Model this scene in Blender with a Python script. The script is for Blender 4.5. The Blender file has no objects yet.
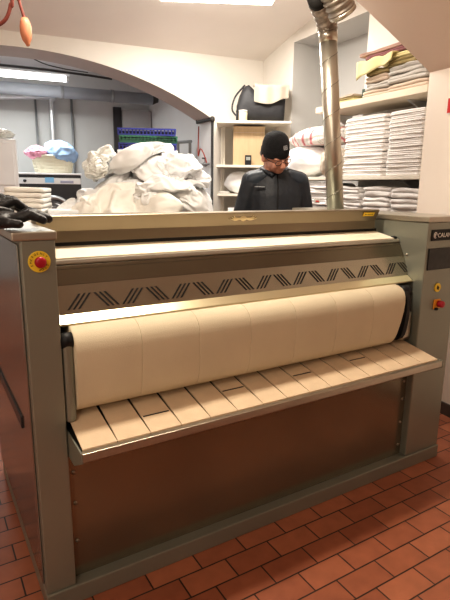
import bpy, bmesh, math, random
from mathutils import Vector, Matrix, noise, Euler
random.seed(7)
R = math.radians
C = bpy.context.scene.collection
sc = bpy.context.scene

# ------------------------------------------------------------------ camera
H = 1.35
FPX = 502.75
PITCH, ROLL = R(12.776), R(0.737)
F = Vector((0, math.cos(PITCH), -math.sin(PITCH)))
RX = Vector((1, 0, 0)); UP = RX.cross(F)
RX2 = RX*math.cos(ROLL) + UP*math.sin(ROLL)
UP2 = -RX*math.sin(ROLL) + UP*math.cos(ROLL)
CAM = Vector((0, 0, H))
cd = bpy.data.cameras.new('camera'); cam = bpy.data.objects.new('camera', cd); C.objects.link(cam)
cd.sensor_fit = 'VERTICAL'; cd.sensor_height = 36; cd.lens = FPX/600*36; cd.clip_start = .02
m = Matrix((RX2, UP2, -F)).transposed().to_4x4(); m.translation = CAM
cam.matrix_world = m
sc.camera = cam
sc.view_settings.view_transform = 'Standard'
try: sc.view_settings.look = 'Medium High Contrast'
except Exception: print('no look')
sc.view_settings.exposure = 0.0

def ray(x, y): return F + RX2*((x-225)/FPX) - UP2*((y-300)/FPX)
def at(x, y, Y):                      # photo pixel measured at world depth Y
    r = ray(x, y); return CAM + r*(Y/r.y)
def onplane(x, y, A, d):              # photo pixel measured on a vertical wall through A along d
    n = Vector((-d[1], d[0], 0)); r = ray(x, y)
    return CAM + r*((Vector((A[0], A[1], 0))-CAM).dot(n)/r.dot(n))

# ------------------------------------------------------------------ materials
def mat(name, col, rough=.6, metal=0., var=.06, scale=6., bump=0., bscale=60., emis=0., spec=.5, stretch=None, sheen=0., coat=0.):
    m = bpy.data.materials.new(name); m.use_nodes = True
    nt = m.node_tree; b = nt.nodes['Principled BSDF']
    b.inputs['Roughness'].default_value = rough; b.inputs['Metallic'].default_value = metal
    b.inputs['Specular IOR Level'].default_value = spec
    if sheen: b.inputs['Sheen Weight'].default_value = sheen
    if coat: b.inputs['Coat Weight'].default_value = coat
    tc = nt.nodes.new('ShaderNodeTexCoord'); mp = nt.nodes.new('ShaderNodeMapping')
    if stretch: mp.inputs['Scale'].default_value = stretch
    nt.links.new(tc.outputs['Object'], mp.inputs['Vector'])
    nz = nt.nodes.new('ShaderNodeTexNoise'); nz.inputs['Scale'].default_value = scale; nz.inputs['Detail'].default_value = 4
    nt.links.new(mp.outputs['Vector'], nz.inputs['Vector'])
    cr = nt.nodes.new('ShaderNodeValToRGB')
    cr.color_ramp.elements[0].position = .3; cr.color_ramp.elements[1].position = .7
    cr.color_ramp.elements[0].color = tuple(max(0, c*(1-var)) for c in col)+(1,)
    cr.color_ramp.elements[1].color = tuple(min(1, c*(1+var)) for c in col)+(1,)
    nt.links.new(nz.outputs['Fac'], cr.inputs['Fac'])
    nt.links.new(cr.outputs['Color'], b.inputs['Base Color'])
    if emis:
        nt.links.new(cr.outputs['Color'], b.inputs['Emission Color']); b.inputs['Emission Strength'].default_value = emis
    if bump:
        n2 = nt.nodes.new('ShaderNodeTexNoise'); n2.inputs['Scale'].default_value = bscale; n2.inputs['Detail'].default_value = 3
        nt.links.new(mp.outputs['Vector'], n2.inputs['Vector'])
        bp = nt.nodes.new('ShaderNodeBump'); bp.inputs['Strength'].default_value = bump; bp.inputs['Distance'].default_value = .01
        nt.links.new(n2.outputs['Fac'], bp.inputs['Height']); nt.links.new(bp.outputs['Normal'], b.inputs['Normal'])
    return m

M = {}
M['wall'] = mat('wall_paint', (.80, .755, .69), .8, var=.03, scale=2, bump=.05)
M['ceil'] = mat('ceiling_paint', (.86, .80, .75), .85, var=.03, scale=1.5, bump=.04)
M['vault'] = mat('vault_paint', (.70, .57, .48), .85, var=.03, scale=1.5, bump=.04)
M['pier'] = mat('pier_paint', (.86, .76, .67), .8, var=.03, scale=1.5)
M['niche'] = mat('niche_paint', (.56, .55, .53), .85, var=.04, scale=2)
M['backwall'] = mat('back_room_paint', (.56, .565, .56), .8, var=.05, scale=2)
M['backwhite'] = mat('back_room_white', (.78, .79, .80), .8, var=.03, scale=2)
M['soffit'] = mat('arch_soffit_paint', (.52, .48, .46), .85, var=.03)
M['baseboard'] = mat('dark_skirting', (.09, .07, .06), .5)
M['housing'] = mat('grey_steel_paint', (.29, .30, .255), .40, .5, var=.04, scale=3)
M['cap'] = mat('satin_steel', (.46, .43, .37), .35, .75, var=.04, scale=3)
M['steel'] = mat('brushed_steel', (.50, .46, .39), .33, .9, var=.10, scale=5, stretch=(1, 12, 12))
M['sidesteel'] = mat('side_steel', (.34, .345, .33), .22, .9, var=.08, scale=3)
M['floortintsteel'] = mat('lower_steel', (.26, .235, .175), .25, .75, var=.10, scale=2.5, stretch=(1, 1, 1))  # brown of the reflected floor is put into the steel's colour
M['lip'] = mat('lit_flange', (.66, .59, .40), .30, .8, var=.03)  # steel coloured paler to carry the overhead light it reflects
M['fascia'] = mat('dark_fascia', (.19, .165, .12), .26, .85, var=.06, scale=4)
M['slotpanel'] = mat('slotted_steel', (.43, .405, .33), .27, .9, var=.05, scale=4)
M['plate'] = mat('back_plate_steel', (.27, .225, .16), .34, .7, var=.05, scale=3)
M['black'] = mat('black_gap', (.012, .011, .01), .7)
M['blackplastic'] = mat('black_plastic', (.014, .014, .015), .5, spec=.3)
M['belt'] = mat('felt_belt', (.68, .53, .37), .9, var=.05, scale=20, bump=.1, bscale=200)
M['topbelt'] = mat('pale_belt', (.84, .76, .60), .85, var=.04, scale=10)
M['clothroll'] = mat('roller_padding', (.63, .545, .40), .9, var=.04, scale=6, bump=.15, bscale=300)
M['yellow'] = mat('yellow_plastic', (.92, .66, .06), .4, var=.02)
M['red'] = mat('red_plastic', (.40, .012, .03), .3, var=.02)
M['redsign'] = mat('red_sign_paint', (.62, .03, .03), .4, var=.02)
M['orange'] = mat('orange_plastic', (.85, .38, .04), .4, var=.02)
M['white'] = mat('white_lettering', (.85, .83, .78), .5, var=.01)
M['ink'] = mat('dark_lettering', (.05, .035, .01), .6, var=.01)
M['glass'] = mat('display_glass', (.012, .012, .012), .30, var=.6, scale=40)
M['gold'] = mat('brass_emblem', (.92, .80, .50), .35, .35)
M['zinc'] = mat('spiral_duct_zinc', (.60, .56, .48), .32, .9, var=.12, scale=8, stretch=(1, 1, .3))
M['zincdark'] = mat('duct_seam', (.30, .28, .24), .4, .8)
M['foil'] = mat('flexible_foil', (.50, .46, .41), .48, .8, var=.35, scale=30, bump=.9, bscale=70)
M['shelf'] = mat('shelf_board', (.74, .69, .60), .6, var=.04, scale=3)
M['shelfcream'] = mat('shelf_cream', (.76, .67, .53), .6, var=.05, scale=3)
M['towel'] = mat('white_terry', (.84, .80, .77), .95, var=.03, scale=12, bump=.25, bscale=160, sheen=.2)
M['towelgrey'] = mat('grey_white_terry', (.74, .71, .69), .95, var=.05, scale=12, bump=.3, bscale=140, sheen=.2)
M['sheet'] = mat('white_cotton', (.90, .90, .90), .9, var=.03, scale=5, bump=.08, bscale=40)
M['plasticbag'] = mat('pale_plastic_bag', (.80, .80, .76), .3, var=.06, scale=9, bump=.3, bscale=30)
M['sheetcream'] = mat('cream_cotton', (.86, .83, .77), .9, var=.03, scale=5)
M['blanket'] = mat('beige_wool', (.60, .52, .43), .95, var=.08, scale=15, bump=.3, bscale=90)
M['cardboard'] = mat('cardboard', (.52, .38, .23), .8, var=.06, scale=8, stretch=(6, 6, 1))
M['cream'] = mat('cream_plastic', (.80, .70, .50), .5)
M['basket'] = mat('basket_plastic', (.78, .74, .60), .5)
M['bluecloth'] = mat('blue_cotton', (.34, .50, .74), .9, var=.1, scale=10, bump=.2, bscale=40)
M['pinkcloth'] = mat('pink_cotton', (.86, .38, .50), .9, var=.35, scale=14, bump=.2, bscale=40)
M['bagblack'] = mat('black_nylon', (.025, .025, .028), .6, var=.2, scale=10, bump=.3, bscale=30)
M['beigecloth'] = mat('beige_cotton', (.50, .45, .37), .9, var=.05)
M['crateblue'] = mat('blue_crate_plastic', (.025, .035, .24), .4, var=.1)
M['crategreen'] = mat('green_crate_plastic', (.015, .11, .06), .4, var=.1)
M['enamel'] = mat('white_enamel', (.82, .83, .84), .35, var=.02)
M['machineblack'] = mat('dark_machine_front', (.03, .03, .035), .35)
M['ringgrey'] = mat('door_ring', (.42, .43, .44), .3, .6)
M['pipe'] = mat('grey_pipe', (.27, .28, .29), .45, .3)
M['pipedark'] = mat('dark_pipe', (.05, .05, .05), .5, .3)
M['pipesilver'] = mat('silver_pipe', (.72, .74, .76), .3, .6)
M['airduct'] = mat('grey_air_duct', (.30, .32, .35), .5, .1)
M['redcable'] = mat('red_cable', (.35, .05, .03), .5)
M['pear'] = mat('salmon_plastic', (.68, .28, .16), .5)
M['cord'] = mat('brown_red_cord', (.22, .05, .035), .6)
M['jacket'] = mat('dark_navy_quilting', (.018, .022, .030), .55, var=.25, scale=25, bump=.3, bscale=45)
M['jacketblue'] = mat('slate_jacket_yoke', (.030, .040, .055), .55, var=.2, scale=25)
M['hat'] = mat('black_knit', (.010, .010, .012), .95, var=.3, scale=60, bump=.6, bscale=180)
M['skin'] = mat('skin', (.56, .27, .19), .5, var=.12, scale=25)
M['trousers'] = mat('dark_trousers', (.03, .03, .04), .8)
M['shoe'] = mat('black_shoe', (.02, .02, .02), .5)
M['hair'] = mat('grey_hair', (.16, .14, .13), .8)
M['glove'] = mat('black_glove_leather', (.012, .012, .013), .42, var=.4, scale=40, bump=.4, bscale=80)
M['glovegrey'] = mat('glove_grey_patch', (.11, .10, .09), .6, var=.3, scale=40)
M['tube'] = mat('fluorescent_tube', (1, 1, .98), .4, var=0, emis=10)
M['diffuser'] = mat('lamp_diffuser', (1, .95, .84), .4, var=0, emis=7)
M['towelyellow'] = mat('pale_yellow_cloth', (.74, .66, .36), .9, var=.06)
M['clothgrey'] = mat('grey_folded_cloth', (.52, .49, .45), .95, var=.12, scale=12, bump=.3, bscale=60)
M['clothbeige'] = mat('pinkish_beige_cloth', (.62, .50, .40), .95, var=.1, scale=12, bump=.3, bscale=60)
M['clotholive'] = mat('olive_cloth', (.34, .27, .13), .95, var=.15, scale=12)
M['clothwine'] = mat('wine_red_cloth', (.26, .12, .12), .95, var=.15)
M['clothpink'] = mat('dusty_pink_cloth', (.48, .32, .26), .95, var=.1)
M['greenbox'] = mat('dark_green_card', (.04, .07, .05), .6)

def stripes_mat():
    m = bpy.data.materials.new('pink_pattern_cotton'); m.use_nodes = True
    nt = m.node_tree; b = nt.nodes['Principled BSDF']; b.inputs['Roughness'].default_value = .9
    tc = nt.nodes.new('ShaderNodeTexCoord')
    w = nt.nodes.new('ShaderNodeTexWave'); w.inputs['Scale'].default_value = 2.6; w.inputs['Distortion'].default_value = 5; w.inputs['Detail'].default_value = 1
    w.inputs['Detail Scale'].default_value = 1.5
    nt.links.new(tc.outputs['Object'], w.inputs['Vector'])
    cr = nt.nodes.new('ShaderNodeValToRGB'); e = cr.color_ramp.elements
    e[0].position = 0; e[0].color = (.84, .78, .74, 1); e[1].position = 1; e[1].color = (.62, .20, .22, 1)
    a = cr.color_ramp.elements.new(.80); a.color = (.84, .76, .72, 1)
    a = cr.color_ramp.elements.new(.90); a.color = (.74, .36, .36, 1)
    a = cr.color_ramp.elements.new(.05); a.color = (.50, .56, .48, 1)
    a = cr.color_ramp.elements.new(.10); a.color = (.84, .80, .76, 1)
    nt.links.new(w.outputs['Fac'], cr.inputs['Fac']); nt.links.new(cr.outputs['Color'], b.inputs['Base Color'])
    return m
M['patterned'] = stripes_mat()

def tile_mat():
    m = bpy.data.materials.new('terracotta_tiles'); m.use_nodes = True
    nt = m.node_tree; b = nt.nodes['Principled BSDF']
    tc = nt.nodes.new('ShaderNodeTexCoord')
    br = nt.nodes.new('ShaderNodeTexBrick')
    br.inputs['Scale'].default_value = 1; br.inputs['Brick Width'].default_value = .190; br.inputs['Row Height'].default_value = .0955
    br.inputs['Mortar Size'].default_value = .0032; br.inputs['Mortar Smooth'].default_value = .3; br.inputs['Bias'].default_value = 0
    br.inputs['Color1'].default_value = (.42, .155, .082, 1); br.inputs['Color2'].default_value = (.31, .105, .056, 1)
    br.inputs['Mortar'].default_value = (.04, .022, .016, 1)
    nt.links.new(tc.outputs['Object'], br.inputs['Vector'])
    nz = nt.nodes.new('ShaderNodeTexNoise'); nz.inputs['Scale'].default_value = 14; nz.inputs['Detail'].default_value = 5
    nt.links.new(tc.outputs['Object'], nz.inputs['Vector'])
    mp = nt.nodes.new('ShaderNodeMapRange'); mp.inputs['To Min'].default_value = .72; mp.inputs['To Max'].default_value = 1.28
    nt.links.new(nz.outputs['Fac'], mp.inputs['Value'])
    mx = nt.nodes.new('ShaderNodeMix'); mx.data_type = 'RGBA'; mx.blend_type = 'MULTIPLY'; mx.inputs['Factor'].default_value = 1
    nt.links.new(br.outputs['Color'], mx.inputs['A']); nt.links.new(mp.outputs['Result'], mx.inputs['B'])
    nt.links.new(mx.outputs['Result'], b.inputs['Base Color'])
    b.inputs['Roughness'].default_value = .42
    bp = nt.nodes.new('ShaderNodeBump'); bp.inputs['Strength'].default_value = .6; bp.inputs['Distance'].default_value = .004; bp.invert = True
    nt.links.new(br.outputs['Fac'], bp.inputs['Height']); nt.links.new(bp.outputs['Normal'], b.inputs['Normal'])
    return m
M['tiles'] = tile_mat()

# ------------------------------------------------------------------ mesh helpers
def finish(name, bm, m, parent=None, smooth=False, bevel=0., seg=2, loc=None, rotz=None):
    bmesh.ops.recalc_face_normals(bm, faces=bm.faces)
    me = bpy.data.meshes.new(name); bm.to_mesh(me); bm.free()
    me.materials.append(m)
    if smooth:
        for p in me.polygons: p.use_smooth = True
    o = bpy.data.objects.new(name, me); C.objects.link(o)
    if parent is not None: o.parent = parent
    if loc is not None: o.location = loc
    if rotz is not None: o.rotation_euler = (0, 0, rotz)
    if bevel:
        md = o.modifiers.new('bevel', 'BEVEL'); md.width = bevel; md.segments = seg; md.limit_method = 'ANGLE'; md.angle_limit = R(40)
        md.harden_normals = False
    return o
def tag(o, label, cat, group=None, kind=None):
    o['label'] = label; o['category'] = cat
    if group: o['group'] = group
    if kind: o['kind'] = kind
    return o
def thing(name, label, cat, loc=(0, 0, 0), rotz=0, group=None):
    o = bpy.data.objects.new(name, None); o.empty_display_size = .05; C.objects.link(o)
    o.location = loc; o.rotation_euler = (0, 0, rotz)
    return tag(o, label, cat, group)
def struct(name, bm, m, **k):
    o = finish(name, bm, m, **k); o['kind'] = 'structure'; return o
def box(bm, a, b, mtx=None):
    x0, y0, z0 = a; x1, y1, z1 = b
    v = [bm.verts.new(Vector(p)) for p in ((x0,y0,z0),(x1,y0,z0),(x1,y1,z0),(x0,y1,z0),(x0,y0,z1),(x1,y0,z1),(x1,y1,z1),(x0,y1,z1))]
    for f in ((0,3,2,1),(4,5,6,7),(0,1,5,4),(1,2,6,5),(2,3,7,6),(3,0,4,7)): bm.faces.new([v[i] for i in f])
    if mtx is not None: bmesh.ops.transform(bm, matrix=mtx, verts=v)
    return v
def bxo(name, a, b, m, parent=None, bevel=.002, **k):
    bm = bmesh.new(); box(bm, a, b); return finish(name, bm, m, parent, bevel=bevel, **k)
def prism_x(bm, prof, x0, x1, n=1):   # (y,z) profile extruded along x
    rings = []
    for i in range(n+1):
        x = x0+(x1-x0)*i/n
        rings.append([bm.verts.new((x, y, z)) for y, z in prof])
    k = len(prof)
    for i in range(n):
        for j in range(k):
            bm.faces.new((rings[i][j], rings[i][(j+1) % k], rings[i+1][(j+1) % k], rings[i+1][j]))
    bm.faces.new(rings[0][::-1]); bm.faces.new(rings[-1])
    return rings
def prism_z(bm, poly, z0, z1):
    a = [bm.verts.new((x, y, z0)) for x, y in poly]; b = [bm.verts.new((x, y, z1)) for x, y in poly]
    k = len(poly)
    for j in range(k): bm.faces.new((a[j], a[(j+1) % k], b[(j+1) % k], b[j]))
    bm.faces.new(a[::-1]); bm.faces.new(b)
def ring_loft(bm, rings, cap=True, closed=True):
    vr = [[bm.verts.new(p) for p in r] for r in rings]
    k = len(vr[0])
    for i in range(len(vr)-1):
        for j in range(k if closed else k-1):
            bm.faces.new((vr[i][j], vr[i][(j+1) % k], vr[i+1][(j+1) % k], vr[i+1][j]))
    if cap: bm.faces.new(vr[0][::-1]); bm.faces.new(vr[-1])
    return vr
def frame(t):
    t = t.normalized(); a = Vector((0, 0, 1)) if abs(t.z) < .9 else Vector((1, 0, 0))
    u = t.cross(a).normalized(); return u, t.cross(u).normalized()
def tube(bm, pts, r, k=12, cap=True):
    pts = [Vector(p) for p in pts]; n = len(pts); rings = []
    rr = r if isinstance(r, (list, tuple)) else [r]*n
    u = None
    for i, p in enumerate(pts):
        t = (pts[min(i+1, n-1)]-pts[max(i-1, 0)]).normalized()
        if u is None: u, w = frame(t)
        else:
            u = (u - t*u.dot(t)).normalized(); w = t.cross(u).normalized()
        rings.append([p+u*math.cos(2*math.pi*j/k)*rr[i]+w*math.sin(2*math.pi*j/k)*rr[i] for j in range(k)])
    return ring_loft(bm, rings, cap)
def smoothpath(pts, n=8):
    pts = [Vector(p) for p in pts]; out = []
    for i in range(len(pts)-1):
        p0 = pts[max(i-1, 0)]; p1 = pts[i]; p2 = pts[i+1]; p3 = pts[min(i+2, len(pts)-1)]
        for s in range(n):
            t = s/n
            out.append(.5*((2*p1)+(p2-p0)*t+(2*p0-5*p1+4*p2-p3)*t*t+(3*p1-p0-3*p2+p3)*t**3))
    out.append(pts[-1]); return out
def ellip(bm, c, r, rot=None, sub=3):
    mt = Matrix.Translation(Vector(c))
    if rot is not None: mt = mt @ (rot if isinstance(rot, Matrix) else Euler(rot).to_matrix().to_4x4())
    mt = mt @ Matrix.Diagonal((*r, 1))
    return bmesh.ops.create_icosphere(bm, subdivisions=sub, radius=1, matrix=mt)['verts']
def capsule(bm, a, b, ra, rb, k=12):
    a, b = Vector(a), Vector(b); d = b-a; L = d.length; t = d/L
    pts = []; rr = []
    for i in range(5):
        an = -math.pi/2 + math.pi/2*i/4*.98; pts.append(a+t*(ra*math.sin(an))); rr.append(max(ra*math.cos(an), ra*.08))
    for i in range(5):
        an = math.pi/2*i/4*.98; pts.append(b+t*(rb*math.sin(an))); rr.append(max(rb*math.cos(an), rb*.08))
    u, w = frame(t)
    rings = [[p+u*math.cos(2*math.pi*j/k)*q+w*math.sin(2*math.pi*j/k)*q for j in range(k)] for p, q in zip(pts, rr)]
    return ring_loft(bm, rings)
def remesh(o, vox, smooth=4):
    md = o.modifiers.new('remesh', 'REMESH'); md.mode = 'VOXEL'; md.voxel_size = vox; md.use_smooth_shade = True
    s = o.modifiers.new('smooth', 'SMOOTH'); s.factor = .5; s.iterations = smooth
def disc(bm, c, r, h, axis='y', k=28):
    c = Vector(c); d = {'x': Vector((1,0,0)), 'y': Vector((0,1,0)), 'z': Vector((0,0,1))}[axis]
    tube(bm, [c, c+d*h], r, k)
def text_mesh(name, s, size, m, parent, mtx, depth=.0006):
    cu = bpy.data.curves.new(name, 'FONT'); cu.body = s; cu.size = size; cu.extrude = depth
    tmp = bpy.data.objects.new(name+'_tmp', cu); C.objects.link(tmp)
    bpy.context.view_layer.update()
    me = bpy.data.meshes.new_from_object(tmp.evaluated_get(bpy.context.evaluated_depsgraph_get()))
    bpy.data.objects.remove(tmp)
    me.transform(mtx); me.materials.clear(); me.materials.append(m)
    o = bpy.data.objects.new(name, me); C.objects.link(o); o.parent = parent
    return o

# ---- cloth helpers
def crumple(bm, c, r, seed, amp=.12, freq=2.2, sub=5, flat=None, rot=0, fold=1.0):
    """heap of cloth: sphere pushed into sharp noisy folds, cut flat at its base"""
    rnd = random.Random(seed); off = Vector((rnd.uniform(-50, 50), rnd.uniform(-50, 50), rnd.uniform(-50, 50)))
    axis = Euler((rnd.uniform(0, 6), rnd.uniform(0, 6), rnd.uniform(0, 6))).to_matrix()
    vs = bmesh.ops.create_icosphere(bm, subdivisions=sub, radius=1)['verts']
    rm = Matrix.Rotation(rot, 3, 'Z')
    for v in vs:
        n = v.co.normalized(); q = axis @ n
        st = Vector((q.x*freq*.6, q.y*freq*1.6, q.z*freq*1.6))
        w = noise.noise_vector(st*.8+off)*.5
        a = abs(noise.noise(st+w+off)); b2 = abs(noise.noise(st*2.3+w*1.5-off)); c2 = noise.noise(n*1.3+off)
        ridge = (1-2.2*a)*fold; ridge2 = (1-2.2*b2)*.45*fold
        v.co = n*(1+amp*(ridge+ridge2)+.18*c2)
        v.co = Vector((v.co.x*r[0], v.co.y*r[1], v.co.z*r[2]))
        if flat is not None and v.co.z < flat: v.co.z = flat + (v.co.z-flat)*.05
        v.co = rm @ v.co + Vector(c)
    return vs
def heap(name, c, r, seed, m, label, cat, group=None, **k):
    bm = bmesh.new(); crumple(bm, (0, 0, 0), r, seed, **k)
    o = finish(name, bm, m, smooth=True, loc=c)
    return tag(o, label, cat, group)
def folded_bm(w, d, h, seed, layers=2, wav=.004):
    """folded cloth, base at z=0, fold edge toward +y"""
    rnd = random.Random(seed); off = rnd.uniform(-99, 99)
    prof = []
    lh = h/layers
    for i in range(layers):
        for j in range(7):
            an = -math.pi/2+math.pi*j/6
            ins = .0 if i % 2 == 0 else rnd.uniform(.002, .008)
            prof.append((d/2-lh/2+math.cos(an)*lh/2-ins, lh*i+lh/2+math.sin(an)*lh*.49))
    for i in reversed(range(layers)):
        prof.append((-d/2+lh*.15, lh*i+lh*.92)); prof.append((-d/2, lh*i+lh*.5)); prof.append((-d/2+lh*.15, lh*i+lh*.08))
    bm = bmesh.new(); n = 14
    rings = prism_x(bm, prof, -w/2, w/2, n)
    for i, rg in enumerate(rings):
        x = -w/2+w*i/n
        e = (abs(x)/(w/2))**8
        for v in rg:
            q = noise.noise(Vector((x*9+off, v.co.y*6, v.co.z*14)))
            v.co.z = v.co.z*(1-.10*e) + q*wav*(v.co.z/h) ; v.co.y += noise.noise(Vector((x*7-off, v.co.z*30, 3)))*wav*1.2
            v.co.x += noise.noise(Vector((v.co.y*8, v.co.z*40, off)))*wav*1.2
    return bm
def folded(name, w, d, h, seed, m, label, cat, loc, rotz, group=None, layers=2, wav=.004, tilt=0):
    o = finish(name, folded_bm(w, d, h, seed, layers, wav), m, smooth=True, loc=loc)
    o.rotation_euler = (0, tilt, rotz)
    return tag(o, label, cat, group)
ORD = ['lowest', 'second', 'third', 'fourth', 'fifth', 'sixth', 'seventh', 'eighth', 'ninth', 'tenth', 'eleventh', 'twelfth', 'thirteenth', 'fourteenth', 'fifteenth', 'sixteenth', 'seventeenth', 'eighteenth']
def ordn(k, n):
    return 'topmost' if k == n-1 else ('lowest' if k == 0 else ORD[k]+' from the bottom')

# ---- cloth falling and creasing on what lies below it
def simulate(o, frames, colliders, grow=-.35, pressure=1.5, quality=5):
    for c in colliders:
        if 'col' not in c.modifiers:
            c.modifiers.new('col','COLLISION')
        c.collision.thickness_outer=.006; c.collision.cloth_friction=30
    md=o.modifiers.new('cloth','CLOTH'); s=md.settings
    s.quality=quality; s.mass=.15; s.tension_stiffness=8; s.compression_stiffness=4; s.shear_stiffness=3; s.bending_stiffness=.05
    s.air_damping=3
    s.shrink_min=grow
    s.use_pressure=pressure>0; s.uniform_pressure_force=pressure
    md.collision_settings.use_self_collision=True; md.collision_settings.self_distance_min=.005; md.collision_settings.distance_min=.006
    md.collision_settings.collision_quality=3
    md.point_cache.frame_start=1; md.point_cache.frame_end=frames
    sc.frame_start=1; sc.frame_end=frames
    for f in range(1,frames+1): sc.frame_set(f)
    dg=bpy.context.evaluated_depsgraph_get()
    me=bpy.data.meshes.new_from_object(o.evaluated_get(dg))
    o.modifiers.remove(md)
    old=o.data; o.data=me; bpy.data.meshes.remove(old)
    for c in colliders: c.modifiers.remove(c.modifiers['col'])
    sc.frame_set(1)

# ================================================================== THE SETTING
MA = R(31.3576)                                   # the ironer's heading
MO = Vector((-.556, 1.358, 0))                    # its front left foot
mex = Vector((math.cos(MA), math.sin(MA), 0)); mey = Vector((-math.sin(MA), math.cos(MA), 0))
def mw(x, y, z=0): return MO + mex*x + mey*y + Vector((0, 0, z))
UW = Vector((.9207, .3903, 0)); NW = Vector((-.3903, .9207, 0))     # arch wall: along, away from camera
K = Vector((.362, 5.584, 0))                      # corner between arch wall and shelf wall
SA = Vector((-.454, .891, 0)); SB = Vector((.891, .454, 0))         # shelf wall: going away, into the wall
E1 = Vector((1.19, 3.19, 0))                      # edge of the pier beside the shelves
def sw(a, b, z=0): return E1 + SA*a + SB*b + Vector((0, 0, z))
ARCH_T = .40

# floor
bm = bmesh.new(); box(bm, (-7, -6, -.05), (7, 9, 0))
fl = struct('floor', bm, M['tiles']); fl.location = mw(.805, -.083); fl.rotation_euler = (0, 0, MA)

# arch wall: polygon with an arched opening, extruded
def aw(u, v, z): return K + UW*u + NW*v + Vector((0, 0, z))
apex_u, half, zs, za = -2.36, 1.82, 2.0, 2.49
def arch_pts():
    out = []
    rise = za-zs; rad = (half*half+rise*rise)/(2*rise); cz = za-rad; a0 = math.asin(half/rad)
    for i in range(33):
        a = a0-2*a0*i/32
        out.append((apex_u+rad*math.sin(a), cz+rad*math.cos(a)))
    return out
AP = arch_pts()
bm = bmesh.new()
top = 3.1
def quad(bm, ps): bm.faces.new([bm.verts.new(p) for p in ps])
uL, uR = -5.4, .35
for v in (0, ARCH_T):
    for i in range(32):
        (u0, z0), (u1, z1) = AP[i], AP[i+1]
        quad(bm, [aw(u0, v, z0), aw(u0, v, top), aw(u1, v, top), aw(u1, v, z1)])
    ur = AP[0][0]; ul = AP[-1][0]
    quad(bm, [aw(ur, v, 0), aw(uR, v, 0), aw(uR, v, top), aw(ur, v, top)])
    quad(bm, [aw(uL, v, 0), aw(ul, v, 0), aw(ul, v, top), aw(uL, v, top)])
bmesh.ops.remove_doubles(bm, verts=bm.verts, dist=1e-5)
struct('wall_arch', bm, M['wall'])
bm = bmesh.new()
for i in range(32):
    (u0, z0), (u1, z1) = AP[i], AP[i+1]
    quad(bm, [aw(u0, 0.001, z0), aw(u1, 0.001, z1), aw(u1, ARCH_T, z1), aw(u0, ARCH_T, z0)])
bmesh.ops.remove_doubles(bm, verts=bm.verts, dist=1e-5)
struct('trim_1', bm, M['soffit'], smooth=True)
bm = bmesh.new()
ur = AP[0][0]; ul = AP[-1][0]
quad(bm, [aw(ur, .001, 0), aw(ur, ARCH_T, 0), aw(ur, ARCH_T, zs), aw(ur, .001, zs)])
quad(bm, [aw(ul, .001, 0), aw(ul, ARCH_T, 0), aw(ul, ARCH_T, zs), aw(ul, .001, zs)])
struct('trim_2', bm, M['backwhite'])

# shelf wall with niche
b0 = (K-E1).dot(SB); aK = (K-E1).dot(SA)
def na(px, py):                                   # distance along the wall and height of a photo point on it
    p = onplane(px, py, K, -SA); return (p-E1).dot(SA), p.z
na1, nz1 = na(294, 47); na0, nz0 = na(369, 23)
nt_, nb_ = 2.66, .9
bm = bmesh.new()
a_near = -.3
quad(bm, [sw(a_near, b0, 0), sw(na0, b0, 0), sw(na0, b0, 3.2), sw(a_near, b0, 3.2)])
quad(bm, [sw(na1, b0, 0), sw(aK+.05, b0, 0), sw(aK+.05, b0, 3.2), sw(na1, b0, 3.2)])
quad(bm, [sw(na0, b0, nt_), sw(na1, b0, nt_), sw(na1, b0, 3.2), sw(na0, b0, 3.2)])
quad(bm, [sw(na0, b0, 0), sw(na1, b0, 0), sw(na1, b0, nb_), sw(na0, b0, nb_)])
struct('wall_shelves', bm, M['wall'])
bm = bmesh.new(); nd = .38
quad(bm, [sw(na0, b0+nd, nb_), sw(na1, b0+nd, nb_), sw(na1, b0+nd, nt_), sw(na0, b0+nd, nt_)])
for a_ in (na0, na1): quad(bm, [sw(a_, b0, nb_), sw(a_, b0+nd, nb_), sw(a_, b0+nd, nt_), sw(a_, b0, nt_)])
for z_ in (nb_, nt_): quad(bm, [sw(na0, b0, z_), sw(na1, b0, z_), sw(na1, b0+nd, z_), sw(na0, b0+nd, z_)])
struct('wall_niche', bm, M['niche'])

# pier (jamb toward the room) and the low vault springing from it
bm = bmesh.new()
L = 6.5
ps = [sw(0, 0), sw(-L, 0), sw(-L, .5), sw(0, .5)]
prism_z(bm, [(p.x, p.y) for p in ps], 0, 2.017)
struct('wall_pier', bm, M['pier'])
bm = bmesh.new()
def vz(s): return 2.017 + .53*s - .055*s*s
N = 24; rows = []
for i in range(N+1):
    s = -.5 + 2.6*i/N if i else -.5
    z = 2.017 if s < 0 else vz(s)
    rows.append((s, z))
rows = [(-.5, 2.017)] + [(2.3*i/N, vz(2.3*i/N)) for i in range(N+1)]
for i in range(len(rows)-1):
    (s0, z0), (s1, z1) = rows[i], rows[i+1]
    quad(bm, [sw(0, -s0, z0), sw(0, -s1, z1), sw(-L, -s1, z1), sw(-L, -s0, z0)])
    quad(bm, [sw(0, -s0, z0), sw(0, -s1, z1), sw(0, -s1, 3.4), sw(0, -s0, 3.4)])
bmesh.ops.remove_doubles(bm, verts=bm.verts, dist=1e-5)
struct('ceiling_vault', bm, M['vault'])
bm = bmesh.new()
p = [sw(-.02, -.012), sw(-L, -.012), sw(-L, 0), sw(-.02, 0)]
prism_z(bm, [(q.x, q.y) for q in p], 0, .075)
struct('baseboard_pier', bm, M['baseboard'])

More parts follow.
